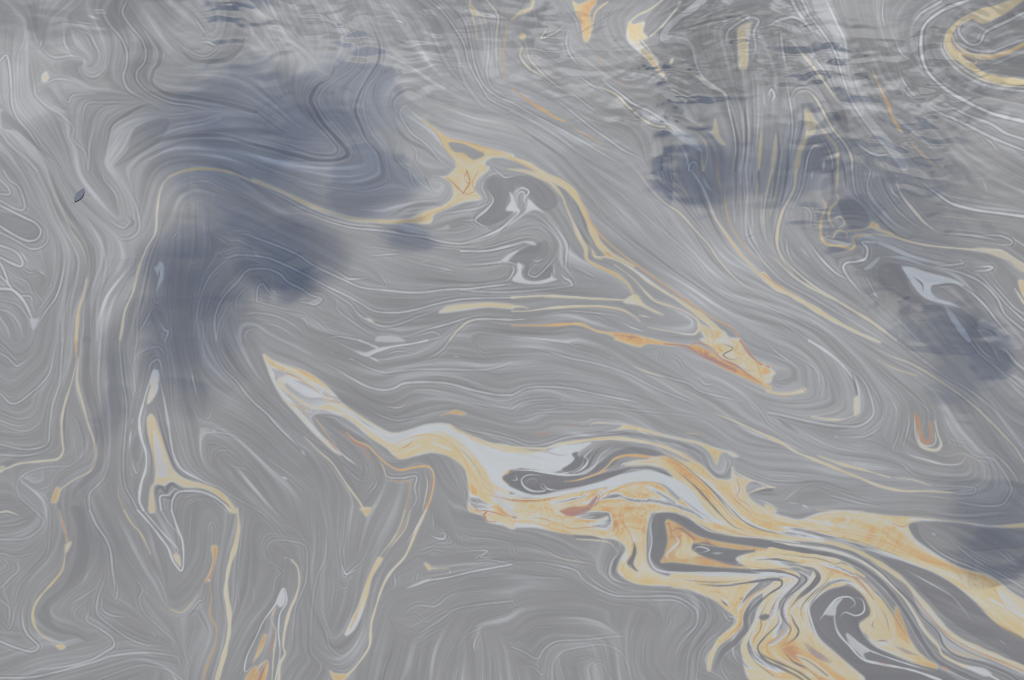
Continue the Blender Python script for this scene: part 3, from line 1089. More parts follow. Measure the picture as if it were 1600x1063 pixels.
c 4*.8 480,120 450,250 410,380 385,500 390,640 395,690 360,740 250,755 120,770 40,800 0,820
Fo*.7 0,790 40,790 0,820
@-
k 4*.5 440,330 410,430 400,560 410,680
k 4*.4 440,440 500,520 530,680 500,760
w 3*.4 450,620 480,720 440,780 300,790 180,820 110,880 120,970 200,1040
w 2*.5 210,940 300,910 290,860
w 2*.5 220,940 270,1000 320,1060
w 2*.5 250,970 310,960
k 14*.4 540,0 540,250 590,450 620,620 600,800 450,950 420,1063
w 3*.7 740,0 760,200 790,400 780,600 770,750 780,900 830,1000 870,1063
k 3*.4 755,0 775,250 800,420
w 4*.5 550,1063 560,960 640,870 680,760 690,640
g 1 610,0 600,300 640,500 690,640
g 1 690,0 690,300 720,500 720,800
c 2*.5 740,0 745,60
y 3*.4 740,900 740,970 780,1063
w 2*.6 800,100 830,200 850,330 880,260
w 3*.6 830,150 870,80 980,40 1030,90 1040,150
w 2*.6 860,0 840,100 830,190
@leaf
W 5 970,170 930,270 890,410 870,500 880,600 910,700 910,800 880,900 870,1000 890,1063
W 5*.8 980,190 1020,350 1050,520 1080,700 1130,800 1250,870 1400,930
FW 955,190 990,190 995,250 960,280 935,280
Fc 965,230 985,240 990,300 970,350 940,390 920,400 930,330
Fy*.9 920,490 945,460 970,490 1000,580 1040,700 1080,800 1150,860 1280,900 1400,960 1480,1063 1430,1063 1380,990 1280,930 1150,920 1100,895 1060,890 1030,910 980,900 960,930 970,1063 930,1063 940,930 965,880 970,780 950,680 925,580
FW*.9 960,560 990,620 1020,750 1050,840 1000,860 980,800
o 2 930,480 955,470 1000,600 1050,740 1090,830
o 1.5 935,560 960,700 970,850 945,950
@-
w 4*.7 930,220 940,150 980,120 1000,140 1010,200
k 2.5*.8 950,430 955,390 985,450 1010,560 1060,720 1120,830 1230,890
k 2.5*.6 905,470 915,600 945,740 945,900
k 6*.9 980,1000 980,930 1005,915 1035,945 1050,915 1075,895 1100,915 1150,935
k 2.5*.7 1150,930 1300,955 1400,1010 1440,1063
W 4*.9 1010,1063 1000,975 1050,965 1090,925 1120,935
k 5*.8 1020,975 1060,985 1085,950
W 4*.8 1060,1063 1080,990 1120,945 1250,945 1350,985 1450,1063
k 2.5*.4 1130,1063 1160,1000 1220,975 1310,990 1380,1063
w 2*.3 1170,1063 1200,1010 1260,1000 1330,1040
W 3*.8 820,540 805,680
w 2 830,480 820,530
w 3*.7 820,740 850,830 870,800
Fk*.4 840,620 870,600 880,700 860,760 820,700
W 2.5*.8 1190,150 1200,220 1230,350
w 3*.8 1320,0 1350,90 1400,180 1480,260 1540,340 1598,400
w 2*.6 1370,20 1420,120 1500,220 1598,310
w 2*.4 1260,0 1270,150
w 3*.3 1040,0 1060,200 1080,450 1130,650 1200,800 1400,940 1598,1063
w 2*.6 1260,450 1300,490 1330,420
w 2*.6 1220,520 1260,620 1290,580 1400,580 1598,640
w 2*.5 1340,780 1350,700 1430,690 1500,730
w 2*.5 1410,790 1470,870
w 2*.5 1410,790 1520,800 1598,850
W 2 1325,560 1350,570
g 1 1120,300 1130,500 1200,700 1300,850
T 1 2
@main
Fy 45,85 100,120 200,160 320,200 400,250 470,310 540,390 620,460 720,520 820,570 880,580 960,560 1050,530 1120,520 1210,525 1260,560 1350,600 1450,640 1610,690 1610,1063 1340,1063 1330,950 1310,820 1270,770 1200,725 1100,705 1000,725 910,745 860,720 820,680 700,600 620,530 540,480 460,460 390,460 350,480 370,540 430,610 500,670 540,720 490,700 400,620 330,550 250,460 170,370 110,270 70,170
Fc*.9 130,250 200,220 290,240 400,310 450,370 540,400 700,500 850,580 980,560 1180,525 1330,620 1610,700 1610,790 1530,790 1460,760 1450,810 1500,880 1610,950 1610,990 1480,900 1420,800 1350,710 1260,630 1160,590 1060,590 970,630 890,650 820,640 700,560 600,490 500,450 380,430 310,410 220,350 150,300
Fb 180,280 230,255 290,260 370,300 430,370 520,410 600,450 680,510 780,570 850,590 930,580 1040,540 1180,530 1230,560 1330,620 1450,670 1610,720 1610,780 1530,785 1460,755 1440,800 1470,870 1540,930 1480,880 1420,790 1350,700 1260,620 1160,570 1060,580 970,620 890,640 820,620 720,560 620,490 540,440 450,400 380,420 310,390 220,330
FW*.8 1090,640 1150,650 1230,690 1180,680
o 2 120,170 250,230 350,290 440,370 530,395
r 1.5*.8 130,175 200,205 300,255
o 2*.8 110,270 200,390 320,430 350,460
o 3*.7 430,310 470,350 520,385
o 3*.7 850,660 950,610 1080,590 1200,630 1300,740 1340,850
r 2*.8 980,630 940,660 890,680
o 2*.7 1210,525 1350,610 1460,660
o 2.5*.7 370,480 430,570 500,650
r 2*.8 450,630 500,680 535,715
o 2*.8 1380,780 1420,900 1500,980 1540,1063
@-
c 3*.9 500,670 560,730 630,780
o 1.5*.7 1290,740 1370,860 1420,980 1450,1063
r 1.5*.5 1330,760 1420,870 1500,960 1598,1010
k 1.5*.4 1200,640 1300,700 1380,800 1450,920
o 1.5*.6 150,230 250,390 400,560 500,680
k 1.5*.4 560,430 700,530 830,600
@curl
r 4*.9 530,560 560,590 620,640 680,670 700,720 720,750
o 3 560,570 620,625 700,660 760,720 830,780 900,810 1000,790 1080,790 1110,850 1100,950 1060,1063
r 2.5 1075,795 1100,860 1090,950 1070,1030
c 2 1050,800 1070,900 1040,1063
o 2*.8 760,720 800,800 810,860
o 3*.5 830,870 900,880 960,885 950,980 930,1063
@-
w 3 740,730 790,790 820,850 900,860 1000,850 990,920 1000,1000 960,1063
w 2*.6 410,510 430,480 500,490 560,560
w 2*.6 560,800 640,870 700,880
w 2*.7 740,850 750,900 700,960
w 2*.6 650,730 690,800 680,860
g 1 380,540 480,640 580,740 600,780
@longthread
c 3*.85 300,600 380,680 470,760 520,830 580,920 640,1000 680,1063
y 3*.8 660,1040 720,1050 740,1030
@-
W 3*.8 0,400 70,460 150,550 220,620 280,680 320,690
W 3*.8 280,680 310,720
w 2*.6 60,440 140,520 210,600
w 2*.6 180,560 220,610
W 3 160,850 200,870
w 2*.4 0,700 100,760 200,830 300,920 400,1000
w 2*.4 250,560 350,640 480,730 540,820
w 2*.3 60,800 180,900 300,1020
W 4*.7 410,140 500,180 600,240 700,290 790,310 860,300 920,270 1050,260 1200,270 1350,310 1500,340 1598,345
w 3*.6 460,70 520,100 620,130 700,170 800,200 900,190 1050,180 1400,185 1500,170 1598,140
@feather
W 4 520,20 600,60 690,95 750,70 850,40 980,20 1060,0
W 3 690,95 780,140
W 5*.8 640,0 720,30 760,55 700,90
FW*.8 620,60 690,98 760,65 850,42 790,45 740,60 680,78
@-
w 2*.8 570,110 620,125
w 2*.8 460,65 490,90
w 2*.7 800,100 880,70 1000,80
w 3*.7 1220,0 1150,70 1050,120
w 2*.7 1140,100 1200,60
W 2*.8 1220,100 1280,105
w 2*.6 1400,0 1390,50 1430,80 1480,70
w 2*.7 940,330 1000,310 1100,310 1200,330
w 2*.7 640,370 760,460 880,500 1000,480 1150,460
@tip
o 3*.9 1150,470 1230,450 1300,460
Fo*.7 1220,450 1250,435 1320,460 1270,470
@-
c 2*.6 800,410 890,420 960,380
g 1 560,380 700,470 820,520 900,525 1000,505 1150,480
w 2*.8 1210,525 1370,570 1480,590 1598,620
g 1 1200,400 1400,440 1598,500
w 2*.4 1200,360 1400,400 1598,440
g 1 1200,230 1598,290
k 5*.3 500,230 700,360 850,400 1000,340 1200,370
T 2 2
@rust
Fo 640,0 720,25 800,45 850,25 980,35 1090,40 1200,110 1330,180 1450,235 1610,310 1610,290 1570,265 1480,210 1380,160 1290,110 1220,60 1150,30 1090,30 950,10 860,0
r 4 950,22 1090,38 1180,95 1300,150 1400,195
r 5*.8 1150,60 1260,125 1350,165
@long
Fy 1180,0 1420,0 1450,60 1510,120 1610,170 1610,260 1560,270 1480,210 1400,150 1300,110 1230,40
o 3 1420,0 1470,70 1530,130 1610,165
r 2 1100,40 1160,15 1260,55 1300,115
o 5*.8 1530,150 1560,220 1600,190
r 4*.9 1425,10 1480,80 1540,140 1598,172
r 3.5*.85 1240,50 1310,115 1400,160 1480,215 1560,268
r 2*.6 1440,170 1480,190 1520,185
o 2*.7 1400,90 1450,130 1500,180
@-
k 3*.8 1310,20 1380,50 1320,90 1370,120 1420,110
w 3*.8 0,340 90,300 200,290 350,300 500,330 650,360
W 3*.8 500,330 650,360 790,388
w 2*.8 0,415 70,385 200,370 290,375 350,390
W 2*.6 290,360 340,380
w 2*.7 0,470 60,480 130,440 250,430 360,410
w 2*.5 180,400 360,400 560,410 800,440 1000,460 1250,490
w 3*.7 50,30 200,60 350,110 500,140 700,200 900,300 1100,380 1250,450
c 3*.9 1250,450 1400,510 1500,555 1598,600
c 3*.8 750,160 850,200 990,240
W 2*.7 860,190 1000,240 1100,270 1180,320 1300,350 1470,390
W 2*.7 1470,390 1540,450
w 2*.7 1480,370 1540,430 1598,500
W 2*.7 1160,210 1200,270 1280,270
W 2*.5 1120,210 1200,260
w 2 590,100 650,120
w 2*.6 990,130 1000,100 1050,130 1080,190
w 2*.6 380,60 370,30 430,10
g 1 0,130 300,140 600,190
w 2*.3 0,220 300,200 600,250
w 2*.4 920,130 930,60 840,70
g 1 1000,350 1300,470 1598,560
k 4*.25 100,250 400,260 700,320 1000,420
k 3*.3 150,400 240,395 330,410
k 3*.35 0,500 80,490 180,460 400,460 560,440
r 3*.5 100,590 220,580 240,540
r 3*.5 350,530 440,520
c 2.5*.9 490,545 500,520 560,515 650,520
@branch
Fy*.95 580,575 640,560 680,545 690,530 800,545 900,575 1050,610 1150,630 1270,670 1380,700 1420,730 1380,730 1330,700 1300,720 1280,780 1250,720 1180,660 1050,625 900,590 760,560 680,560
o 1.5*.8 900,578 1050,615 1180,650
o 2*.7 1080,580 1200,585
@-
k 6*.5 300,640 450,610 700,580 900,612 1050,645 1180,705 1230,790 1290,850 1345,835 1360,770
w 3*.8 0,620 100,655 200,650 350,605 500,590 650,580 720,570
w 3*.6 1330,720 1360,760 1340,830
@main
c 6 0,665 100,670 200,675 300,650 500,620 650,612 800,630 950,665 1080,722 1180,790 1270,870 1350,960 1430,1063
y 2.5 300,648 500,618 650,608 800,624 950,658
Fb 0,690 200,695 300,660 400,650 500,640 420,700 390,750 330,800 240,830 120,800 0,790
@-
Fk*.75 0,805 100,812 250,842 400,850 480,830 560,760 640,700 750,668 900,690 1020,750 1120,820 1000,790 900,760 800,730 680,740 620,790 500,850 400,880 250,905 200,930 130,950 60,950 0,960
@main
W 4 520,660 460,720 440,770 400,800 300,835 150,815 0,795
k 5*.9 560,660 510,720 470,790 400,830
W 4*.9 640,655 560,710 510,790 430,838 300,850
k 4 330,800 385,770 400,735 385,725
k 5 395,700 415,740 440,720
w 4*.9 0,960 150,965 350,925 550,880 720,830
k 3*.9 200,938 400,912 560,880 640,850
o 4 430,872 520,842 590,790 640,740 720,718 850,727 980,752 1090,810 1180,900 1260,1000 1320,1063
y 2 350,885 430,872 520,845
Fb 0,965 150,968 350,935 550,885 720,835 830,812 900,822 980,850 1060,870 1150,950 1250,1063 1160,1063 1060,990 950,900 800,890 650,900 500,930 300,960 100,985 0,985
Fc 700,785 760,752 900,747 1000,792 1090,850 960,805 850,782
o 2*.6 780,765 900,760 1000,795
W 3 680,805 690,772 740,755
k 3*.8 690,798 850,795 920,810 990,850
Fy 0,985 100,990 300,965 500,935 700,900 850,885 940,910 1000,970 1080,1030 1140,1063 0,1063
r 2 0,980 80,1000 180,998 280,975
r 3*.8 500,965 545,970 520,1030 430,1063
o 3*.9 830,890 740,900 620,945 570,1000
b 5*.6 630,1000 680,980 720,1000
r 2*.7 760,950 850,970 850,1000 780,1010
r 2*.6 200,1040 330,1055 400,1063
c 5*.7 600,1040 700,1010 750,1040 680,1063
@-
k 4*.8 1000,770 1120,850 1200,940 1290,1063
b 3*.8 1090,790 1200,895 1290,1000 1340,1063
@main
Fy 1090,735 1180,790 1290,880 1380,870 1420,960 1450,1063 1400,1063 1300,930 1200,820
o 2*.7 1140,840 1230,940 1300,1063
y 3*.9 950,700 1080,760 1200,850 1300,970 1370,1063
r 2*.5 1000,670 1120,740 1170,780
@fork
Fy*.95 1380,790 1400,840 1480,870 1580,900 1490,890 1460,930 1500,1000 1610,1063 1450,1063 1400,960 1370,880
r 3*.7 1500,880 1598,910
r 2.5*.8 1400,860 1420,930 1400,1000 1450,1050
o 2*.7 1440,900 1440,980
w 3 1360,790 1420,840 1598,905
@-
Fk 1480,960 1610,920 1610,975
w 2*.8 1480,940 1598,910
T 3 2
@long
Fc -20,150 0,165 50,200 30,225 -20,225
Fo -15,170 18,190 5,212 -15,215
@-
w 2*.7 40,240 60,280 130,280
@drip
Fc 0,310 80,330 150,325 210,305 240,300 235,325 150,342 60,342 0,325
o 1.5*.8 0,312 60,340 150,343 235,328
r 2.5*.9 215,300 242,322
@-
w 4*.8 0,20 60,80 150,140 210,180
w 2*.6 0,70 70,110 150,155 200,190
w 3*.8 170,90 250,140 310,200 320,280 310,350 290,370
w 2*.5 300,160 350,260 340,360
g 1 380,280 350,350
w 2*.4 200,60 330,160 420,280 440,400
@vee
W 5 250,0 350,60 440,130 520,220 560,290 570,350 570,450 540,465
w 3*.8 440,130 500,240 550,340
Fc 540,360 570,350 575,450 540,470
c 4 540,465 480,490 400,495 270,475
@-
k 4*.7 520,200 545,280 555,345
w 4*.9 440,130 530,190 600,260 640,350 660,450 630,500 560,535 440,535 250,505 100,470 0,430
w 2*.7 640,280 680,340 710,410
w 3*.8 740,500 690,550 600,600 430,605
W 3*.7 415,595 440,610
w 2*.4 720,430 710,500 640,570
@pair
c 4.5 0,600 80,640 180,700 280,740 400,790 550,850 700,910 850,940 1000,940 1150,950
y 1.8*.8 280,740 400,790 550,850 700,910 820,935
c 5 310,720 450,770 600,810 760,855
c 2.5*.8 770,860 900,870 1020,910
@-
w 2*.6 0,530 150,620 300,720
w 2*.4 0,470 150,530 300,620 450,720
Fk*.5 60,490 120,520 200,585 110,540
w 2.5*.8 1020,910 1150,910 1290,920 1290,950 1200,960 1100,945
k 3*.5 1050,940 1200,935 1270,930
w 3*.7 870,440 880,520 850,640 840,680
w 3*.7 750,330 800,430 790,480
w 3*.7 830,500 810,600 780,680 830,700
@ring
W 4*.9 840,680 900,720 1000,750 1100,775 1200,770 1240,720
c 5*.9 915,480 925,600 965,665 1050,685 1080,650 1060,580 1040,500
c 4*.8 935,560 950,640 1000,660 1045,640 1045,580
Fr*.85 915,450 945,490 965,590 1000,630 1015,600 1010,510 1030,540 1020,640 970,640 940,580
@-
w 2*.5 640,130 750,220 850,300 940,380 1020,460 1070,560
w 2*.5 700,230 800,330 860,430
w 2*.4 1080,450 1120,560 1170,660 1150,710 1060,720
w 2*.5 1110,560 1150,620 1250,650 1300,720
c 4*.6 600,0 750,90 900,150 1050,240 1200,340 1330,450 1450,570 1550,680 1598,760
w 4*.5 800,0 950,110 1100,220 1250,310 1400,430 1500,550 1598,680
w 3*.4 1000,130 1200,270 1400,420 1598,650
@amberbit
y 3*.7 680,120 800,180 930,220
@-
w 3*.8 1290,0 1340,70 1400,110 1440,130
W 4*.7 1420,50 1480,60 1540,130 1598,180
w 3*.7 1400,30 1450,140
w 3*.6 1450,180 1598,260
w 3*.6 1250,0 1330,90 1450,190 1598,310
k 4*.5 1470,80 1530,150 1598,210
w 4*.6 1200,640 1300,720 1400,740 1470,820 1520,920 1500,980 1450,1030 1300,1030 1100,990
c 3*.6 1350,660 1450,740 1530,830 1570,910
w 2*.4 1250,740 1380,770 1450,860 1460,950
w 2*.6 740,740 850,780 910,835 1020,865
W 2*.6 840,780 900,830
w 2*.5 450,640 550,680 640,670
w 3*.7 300,960 330,945 400,970 550,1010 700,1040
k 4*.4 0,880 150,890 300,880 400,900 550,960
w 2*.6 0,840 150,850 280,870
c 4*.8 0,915 40,920
w 3*.7 80,1020 150,970 200,920
w 2*.5 180,1000 210,950 300,910 420,940 600,1000 800,1040
W 3*.8 200,1020 260,1050
@main
Fy*.9 0,1010 60,1063 0,1063
y 3*.8 300,1058 600,1068
@-
g 1 900,1040 1200,1063
T 0 3
c 3*.8 0,15 50,10 120,35
w 3*.4 0,100 100,90 180,60
w 3*.5 0,185 150,180 250,120 270,60 200,0
w 2*.3 0,270 100,290 200,270 250,240
w 3*.6 60,290 120,360 60,430 0,490
w 2*.5 20,300 60,360 0,400
w 3*.5 0,560 50,600 60,640 50,730
w 3*.5 20,700 60,740 90,640 110,560
w 2*.4 310,0 310,150 290,280 200,380 120,480 90,600 80,750
w 3.5*.9 170,540 140,650 160,760 240,850 200,885 100,860 0,820
k 3*.5 190,550 165,650 180,760 240,840
@stem
o 4*.9 370,0 390,80 410,150 420,200
r 2.5*.8 385,60 405,130
r 3*.7 400,110 420,190
Fc*.9 410,220 450,200 430,250 410,270
y 4*.75 410,260 390,370 340,440 260,530 215,600 205,680 240,760 320,820 370,855
o 2*.6 385,350 350,430 300,490
Fy*.9 350,850 390,840 412,860 380,875
@-
Fk*.4 440,0 480,100 480,250 440,400 380,500 280,580 240,660 280,730 360,770 480,790 560,840 500,780 400,760 330,700 320,620 400,560 500,480 540,380 560,250 540,100 520,0
W 4*.7 570,0 600,90 660,180 690,260 700,350 710,430 720,500
w 3*.7 660,340 650,440 610,560 610,650 700,730 800,800 900,840 1000,850 1060,865 1080,840
w 4*.8 560,580 550,650 540,690 620,740 700,800 710,850 650,890 560,940 400,980 200,1000
w 4*.8 1120,1000 1110,925 1050,905 900,890 700,910 580,950 400,1000 200,1045 0,1050
w 3*.5 1110,920 1120,880 1080,810 980,720 900,640 870,560 890,500 850,430 790,350
w 3*.7 640,540 640,620 700,660 800,670
w 3*.6 710,430 735,490 720,560 690,500
w 3*.4 400,680 430,600 520,540 600,480 650,380
w 3*.4 480,700 470,630 540,570
w 2*.5 1140,1000 1170,950 1130,850
w 3*.4 600,1063 800,990 900,970 1050,1000 1140,1060
w 2*.4 880,780 970,790 900,700
k 4*.4 750,930 900,915 1080,950 1150,970
k 4*.4 700,700 800,760 950,820 1060,830
g 1 0,960 200,960 400,930 500,880
@slim
y 3*.8 770,0 820,80 880,150 920,230 940,280
r 2*.6 920,290 930,380
@-
w 3*.5 930,350 1000,450 1040,560 1060,620
@leaf
W 4 850,0 930,80 1000,170 1050,240 1080,320 1130,380 1145,330 1140,200 1110,120 1080,0
W 3*.9 900,0 980,100 1050,180 1100,230 1110,260 1080,270 1050,220
w 3*.8 1000,0 1060,90 1110,150 1120,250
Fc*.9 1080,290 1120,280 1130,360
@pink
Fo*.85 1320,230 1360,230 1355,300 1330,380 1310,440 1280,450 1310,390 1330,310
r 2*.8 1345,240 1335,340 1310,420 1280,450 1220,520
c 3 1300,430 1312,450
o 4*.5 1310,450 1320,550 1310,650 1350,740 1340,850 1290,980 1270,1063
y 3*.7 1060,620 1130,640 1190,590 1240,520
@-
w 2*.7 1100,680 1160,670 1240,570 1270,560 1290,470
k 4*.4 1170,660 1230,630 1280,710 1310,780
w 2*.5 1320,170 1300,100 1330,80 1360,150
g 1 1270,300 1270,100 1330,30 1400,100 1390,300
@leaf
c 8 1480,-10 1490,100 1470,220 1430,350 1410,500 1430,640 1430,760 1400,900 1350,1075
y 2.5*.6 1485,50 1455,270 1420,450 1435,640
@-
w 2*.4 1480,430 1500,650
w 2*.4 1570,400 1590,600
k 3*.4 1390,500 1380,560 1400,650
@flame
W 3*.9 1598,790 1540,920 1530,1010 1598,960
Fo*.8 1530,1063 1560,1010 1598,980 1610,1063
T 1 3
@flame
W 3 0,800 50,690 120,590 170,490 190,520 190,580 150,650 140,760 150,900 120,1063
FW*.9 130,570 170,490 190,540 180,590 150,610
y 3*.8 90,680 120,610
Fo*.9 10,880 50,780 70,780 40,880 0,950 -10,960
Fo 20,1063 70,940 80,980 55,1063
r 5*.9 20,1063 45,1000 70,950
r 3*.7 100,720 100,850 80,950
c 3*.8 90,680 125,760 110,900 100,1063
y 5*.8 -5,1020 20,980 60,940
@hairpin
c 4.5 220,310 260,360 270,450 250,540 210,630 180,750 170,850 180,900 150,960 140,1063
@-
w 3*.5 60,330 60,250 110,190 250,200 310,230 320,300 310,450 250,600 230,750 220,900
w 2*.7 220,310 170,295 200,330
w 2*.6 60,350 150,390 120,430 100,540
w 2*.6 40,10 60,40 130,110 180,170 250,180
w 3*.4 430,0 440,150 430,300 380,420 350,600 340,900
g 1 480,0 490,200 430,450 400,600
w 2*.7 540,100 520,200 530,330 550,420 590,380 660,320 720,200
W 3*.9 530,330 560,400 590,390 630,370
w 2*.6 580,60 550,250 560,350
w 2*.4 510,450 550,490 600,450
@longthread
Fy*.8 650,0 720,0 695,45 670,20
r 2*.5 690,60 660,160 630,270
@-
w 3*.5 390,660 440,770 460,850 530,910 600,870 640,800
w 2*.5 420,950 480,990 560,1000 650,930
@club
c 3*.7 930,0 900,100 850,190 780,280
c 2*.8 980,0 930,120 840,230 790,310
y 3*.4 950,0 910,120 830,220
Fc 765,295 795,310 730,420 705,520 665,650 620,745 568,788 555,775 598,680 640,600 680,480 720,380
y 3.5 775,310 710,420 680,520 630,650 580,760
o 3.5 650,590 620,670 590,735
@clubline
c 4 1060,0 1010,110 970,200 930,290 840,390 790,480 750,600 720,710 710,840 680,900 620,980 560,1040
y 1.8 1050,30 985,180 940,270 850,380
W 3 1040,30 990,130 940,210
Fy*.9 460,1000 490,1020 580,1030 540,1063 490,1063
@-
W 3*.8 1090,150 1110,170 1170,180 1180,150 1140,140
w 2*.8 1100,0 1110,140
w 2*.6 1120,100 1180,140 1220,200 1130,210 1020,260
w 2*.6 1040,280 1100,250 1180,260 1210,290
W 3*.7 1300,255 1440,255 1400,290 1450,300 1520,290
w 2*.6 1350,320 1450,310 1598,340
w 2*.5 1360,310 1410,270
@nib
Fy*.9 1050,330 1080,340 1100,360 1210,365 1100,372 1080,380
@-
w 2 1210,370 1210,400
w 3*.7 850,500 870,470 860,390
W 3*.8 940,490 1000,470 1080,440 1200,420 1350,385 1598,340
FW*.8 940,490 1050,440 1100,430 1000,475
w 2*.6 1000,470 1010,400 1020,380
w 3*.6 900,670 1000,600 1120,600 1200,540 1300,490
w 2*.6 920,680 990,660 1050,700 1150,650 1300,600
w 3*.5 930,720 1000,770 1130,700 1250,620 1400,590 1598,560
w 2*.4 900,800 1000,830 1100,770 1250,700
c 2*.7 1390,760 1360,850 1380,920
w 2*.4 1200,950 1300,800 1400,740 1598,720
w 2*.4 1280,940 1240,1063
w 2*.4 830,900 800,980 780,1063
w 2*.4 1220,0 1250,120 1330,170 1450,180 1598,190
w 2*.4 1250,130 1280,230 1400,240
@main
Fy 1360,0 1430,50 1450,80 1540,100 1610,120 1610,0
r 2.5*.9 1370,0 1430,40 1440,70 1500,75
r 2*.8 1440,10 1500,20 1560,40 1610,60
Fc*.8 1540,0 1610,0 1610,40
T 2 3
@main
Fy 0,0 900,0 870,30 850,100 840,250 850,340 900,390 1000,420 1610,420 1610,490 1500,560 1440,640 1440,720 1380,790 1290,860 1250,960 1240,1010 1220,1000 1230,900 1300,820 1390,730 1400,680 1340,630 1270,570 1150,520 1050,485 850,475 760,460 690,420 660,380 680,310 710,240 650,190 560,180 420,160 300,145 150,115 0,100
c 5*.8 0,30 120,20 250,60 400,60 520,40
c 10*.6 820,60 800,150 810,300 870,400 1000,440 1250,440 1600,440
@-
Fk*.7 380,160 500,165 560,185 480,190 400,175
k 5*.6 400,165 500,172 580,190
Fk 760,200 780,260 760,340 790,390 740,360 720,330 750,280
@main
c 3*.8 735,340 760,380 820,410
@cellcore
Fk 900,30 1000,25 1100,60 1200,110 1350,160 1610,190 1610,240 1610,400 1300,385 1000,385 910,350 870,290 880,180 875,80
@-
Fk 900,30 1000,25 1100,60 1200,110 1350,160 1610,190 1610,240 1400,230 1250,190 1130,130 1050,90 990,60 960,80 980,160 950,280 930,330 1050,350 1250,360 1400,380 1610,370 1610,400 1300,385 1000,385 910,350 870,290 880,180 875,80
@cellcore
Fo*.9 960,70 1020,80 1100,130 1180,170 1300,200 1500,230 1610,250 1610,275 1500,260 1350,240 1200,220 1130,210 1120,240 1170,280 1240,310 1380,350 1610,360 1610,375 1300,360 1000,330 930,330 950,290 975,190
Fy 1060,140 1130,190 1120,250 1160,290 1060,310 1020,280 1060,220
b 4*.9 1000,110 1010,150 1040,200 990,250 965,290 1000,325
k 2.5*.7 1010,110 1060,120 1130,180
W 3*.9 1130,250 1170,230 1230,250 1170,270
k 3*.8 1120,230 1180,205 1300,230
r 2*.7 1090,285 1250,310 1380,345 1598,362
w 5*.6 1240,270 1320,270
b 4*.7 1400,340 1500,310 1598,320
@-
Fk*.9 1310,300 1400,260 1520,250 1540,280 1400,300
W 4*.9 895,25 865,100 873,200 858,300 900,370 1000,392 1200,392 1598,402
k 2*.6 855,60 845,150 850,320
W 3*.8 1110,40 1250,120 1400,160 1598,180
w 4*.9 650,230 665,270 625,320 610,400 650,440 760,470
k 5*.8 690,260 650,320 635,390 680,425
@main
o 2.5*.8 0,85 150,85 300,130 420,150
Fr*.9 300,10 380,35 450,10 480,-5 350,-5
r 2*.7 310,60 340,110 450,110 560,100 620,80 600,130
o 3*.9 680,0 680,60 740,160 750,250 690,370 720,430
r 2*.7 130,50 200,55 280,90
r 2*.6 700,10 700,90 760,150
r 1.5*.7 640,60 660,120 640,170
c 3*.9 400,180 600,200 660,260
Fo*.7 1200,510 1260,510 1240,530
b 3*.7 1290,540 1340,570
k 2.5*.8 1290,570 1360,600
r 3*.7 1440,540 1420,580 1380,630
o 3*.7 1470,560 1410,640 1420,720 1300,830
o 2*.5 900,430 1100,440 1300,445
@-
w 3*.7 1310,620 1350,690 1400,690
b 3*.6 1340,660 1390,680 1370,740
c 2*.6 90,210 200,250 300,300 450,330 530,350 540,400
w 3*.8 0,330 150,325 300,350 400,380 450,440 550,500 650,535 800,540 1000,540 1100,580 1160,640 1150,720 1080,800 1030,880 1020,1000
w 3*.7 430,370 520,450 620,510 750,535
w 3*.6 700,560 900,565 1030,570 1120,630 1140,690
k 3*.5 1060,570 1140,640 1130,720 1050,800 1010,880
w 3*.4 600,250 580,300 560,380 620,450 720,500 900,510 1050,520 1170,570 1220,640 1200,720 1120,830 1060,950
k 5*.4 1230,610 1250,700 1180,800 1120,900 1100,1063
w 3*.4 1290,650 1310,740 1220,820 1170,900 1150,1063
w 2*.5 0,390 150,420 300,430 400,470
w 2*.5 10,230 20,270 60,280
w 2*.5 340,250 420,320 520,330
w 2*.4 0,580 30,600 60,570
w 2*.3 0,840 150,740 300,740
w 3*.6 0,870 80,890 160,930 200,870 280,820 450,810 700,790 730,850
w 3*.5 60,990 130,980 190,1030 220,960
w 3*.4 250,1063 260,950 330,880 550,840 670,880 720,960 750,1063
w 2*.4 990,640 990,700 970,760
w 3*.3 820,1000 820,850 850,760
w 2*.3 500,1063 480,1000 560,960 620,1063
w 2*.3 360,960 420,930 500,910
g 1 0,480 200,490 400,530 600,600
g 1 100,650 400,640 700,620 900,650 980,720
@swirl
@-
w 3*.7 1390,830 1380,900 1430,970
w 2*.6 1300,930 1310,1000 1350,1063
w 5*.5 1240,870 1210,930 1235,1000
T 3 3
@main
Fy 0,20 100,40 200,60 320,20 450,5 600,15 750,35 900,45 1050,60 1250,80 1400,100 1610,85 1610,110 1400,112 1200,82 1000,70 900,80 880,110 920,180 1000,240 1100,310 1200,360 1350,400 1450,450 1520,520 1610,590 1610,820 1500,770 1400,690 1300,580 1180,480 1050,400 900,340 750,280 600,220 400,180 200,160 0,150
Fo*.7 720,120 800,110 880,190 960,250 1100,330 1250,390 1380,440 1430,520 1450,560 1400,500 1250,430 1100,380 900,280 780,200
o 4*.7 1250,390 1380,440 1430,520 1500,620 1610,700
W 3.5*.9 840,110 900,180 1000,250 1200,355
Fc 1440,470 1520,520 1610,590 1610,680 1500,620 1440,530
c 4*.8 0,45 150,85 350,130 550,150 700,180
o 2*.7 0,70 200,120 450,140 700,190 900,280 1050,360
c 4*.8 480,40 560,60 530,100 650,150 750,160
c 6*.7 950,330 1100,390 1250,480 1350,590 1500,720 1610,790
r 2*.8 750,75 840,105 890,80
b 4*.7 470,40 500,60 480,90
o 2*.6 200,60 330,35 500,20
@-
w 3*.9 940,100 950,150 1050,250 1150,310 1250,350 1400,420 1500,500 1598,560
Fk*.5 880,100 920,85 940,110 960,170 1060,270 1200,340 1330,390 1200,355 1000,240 920,175
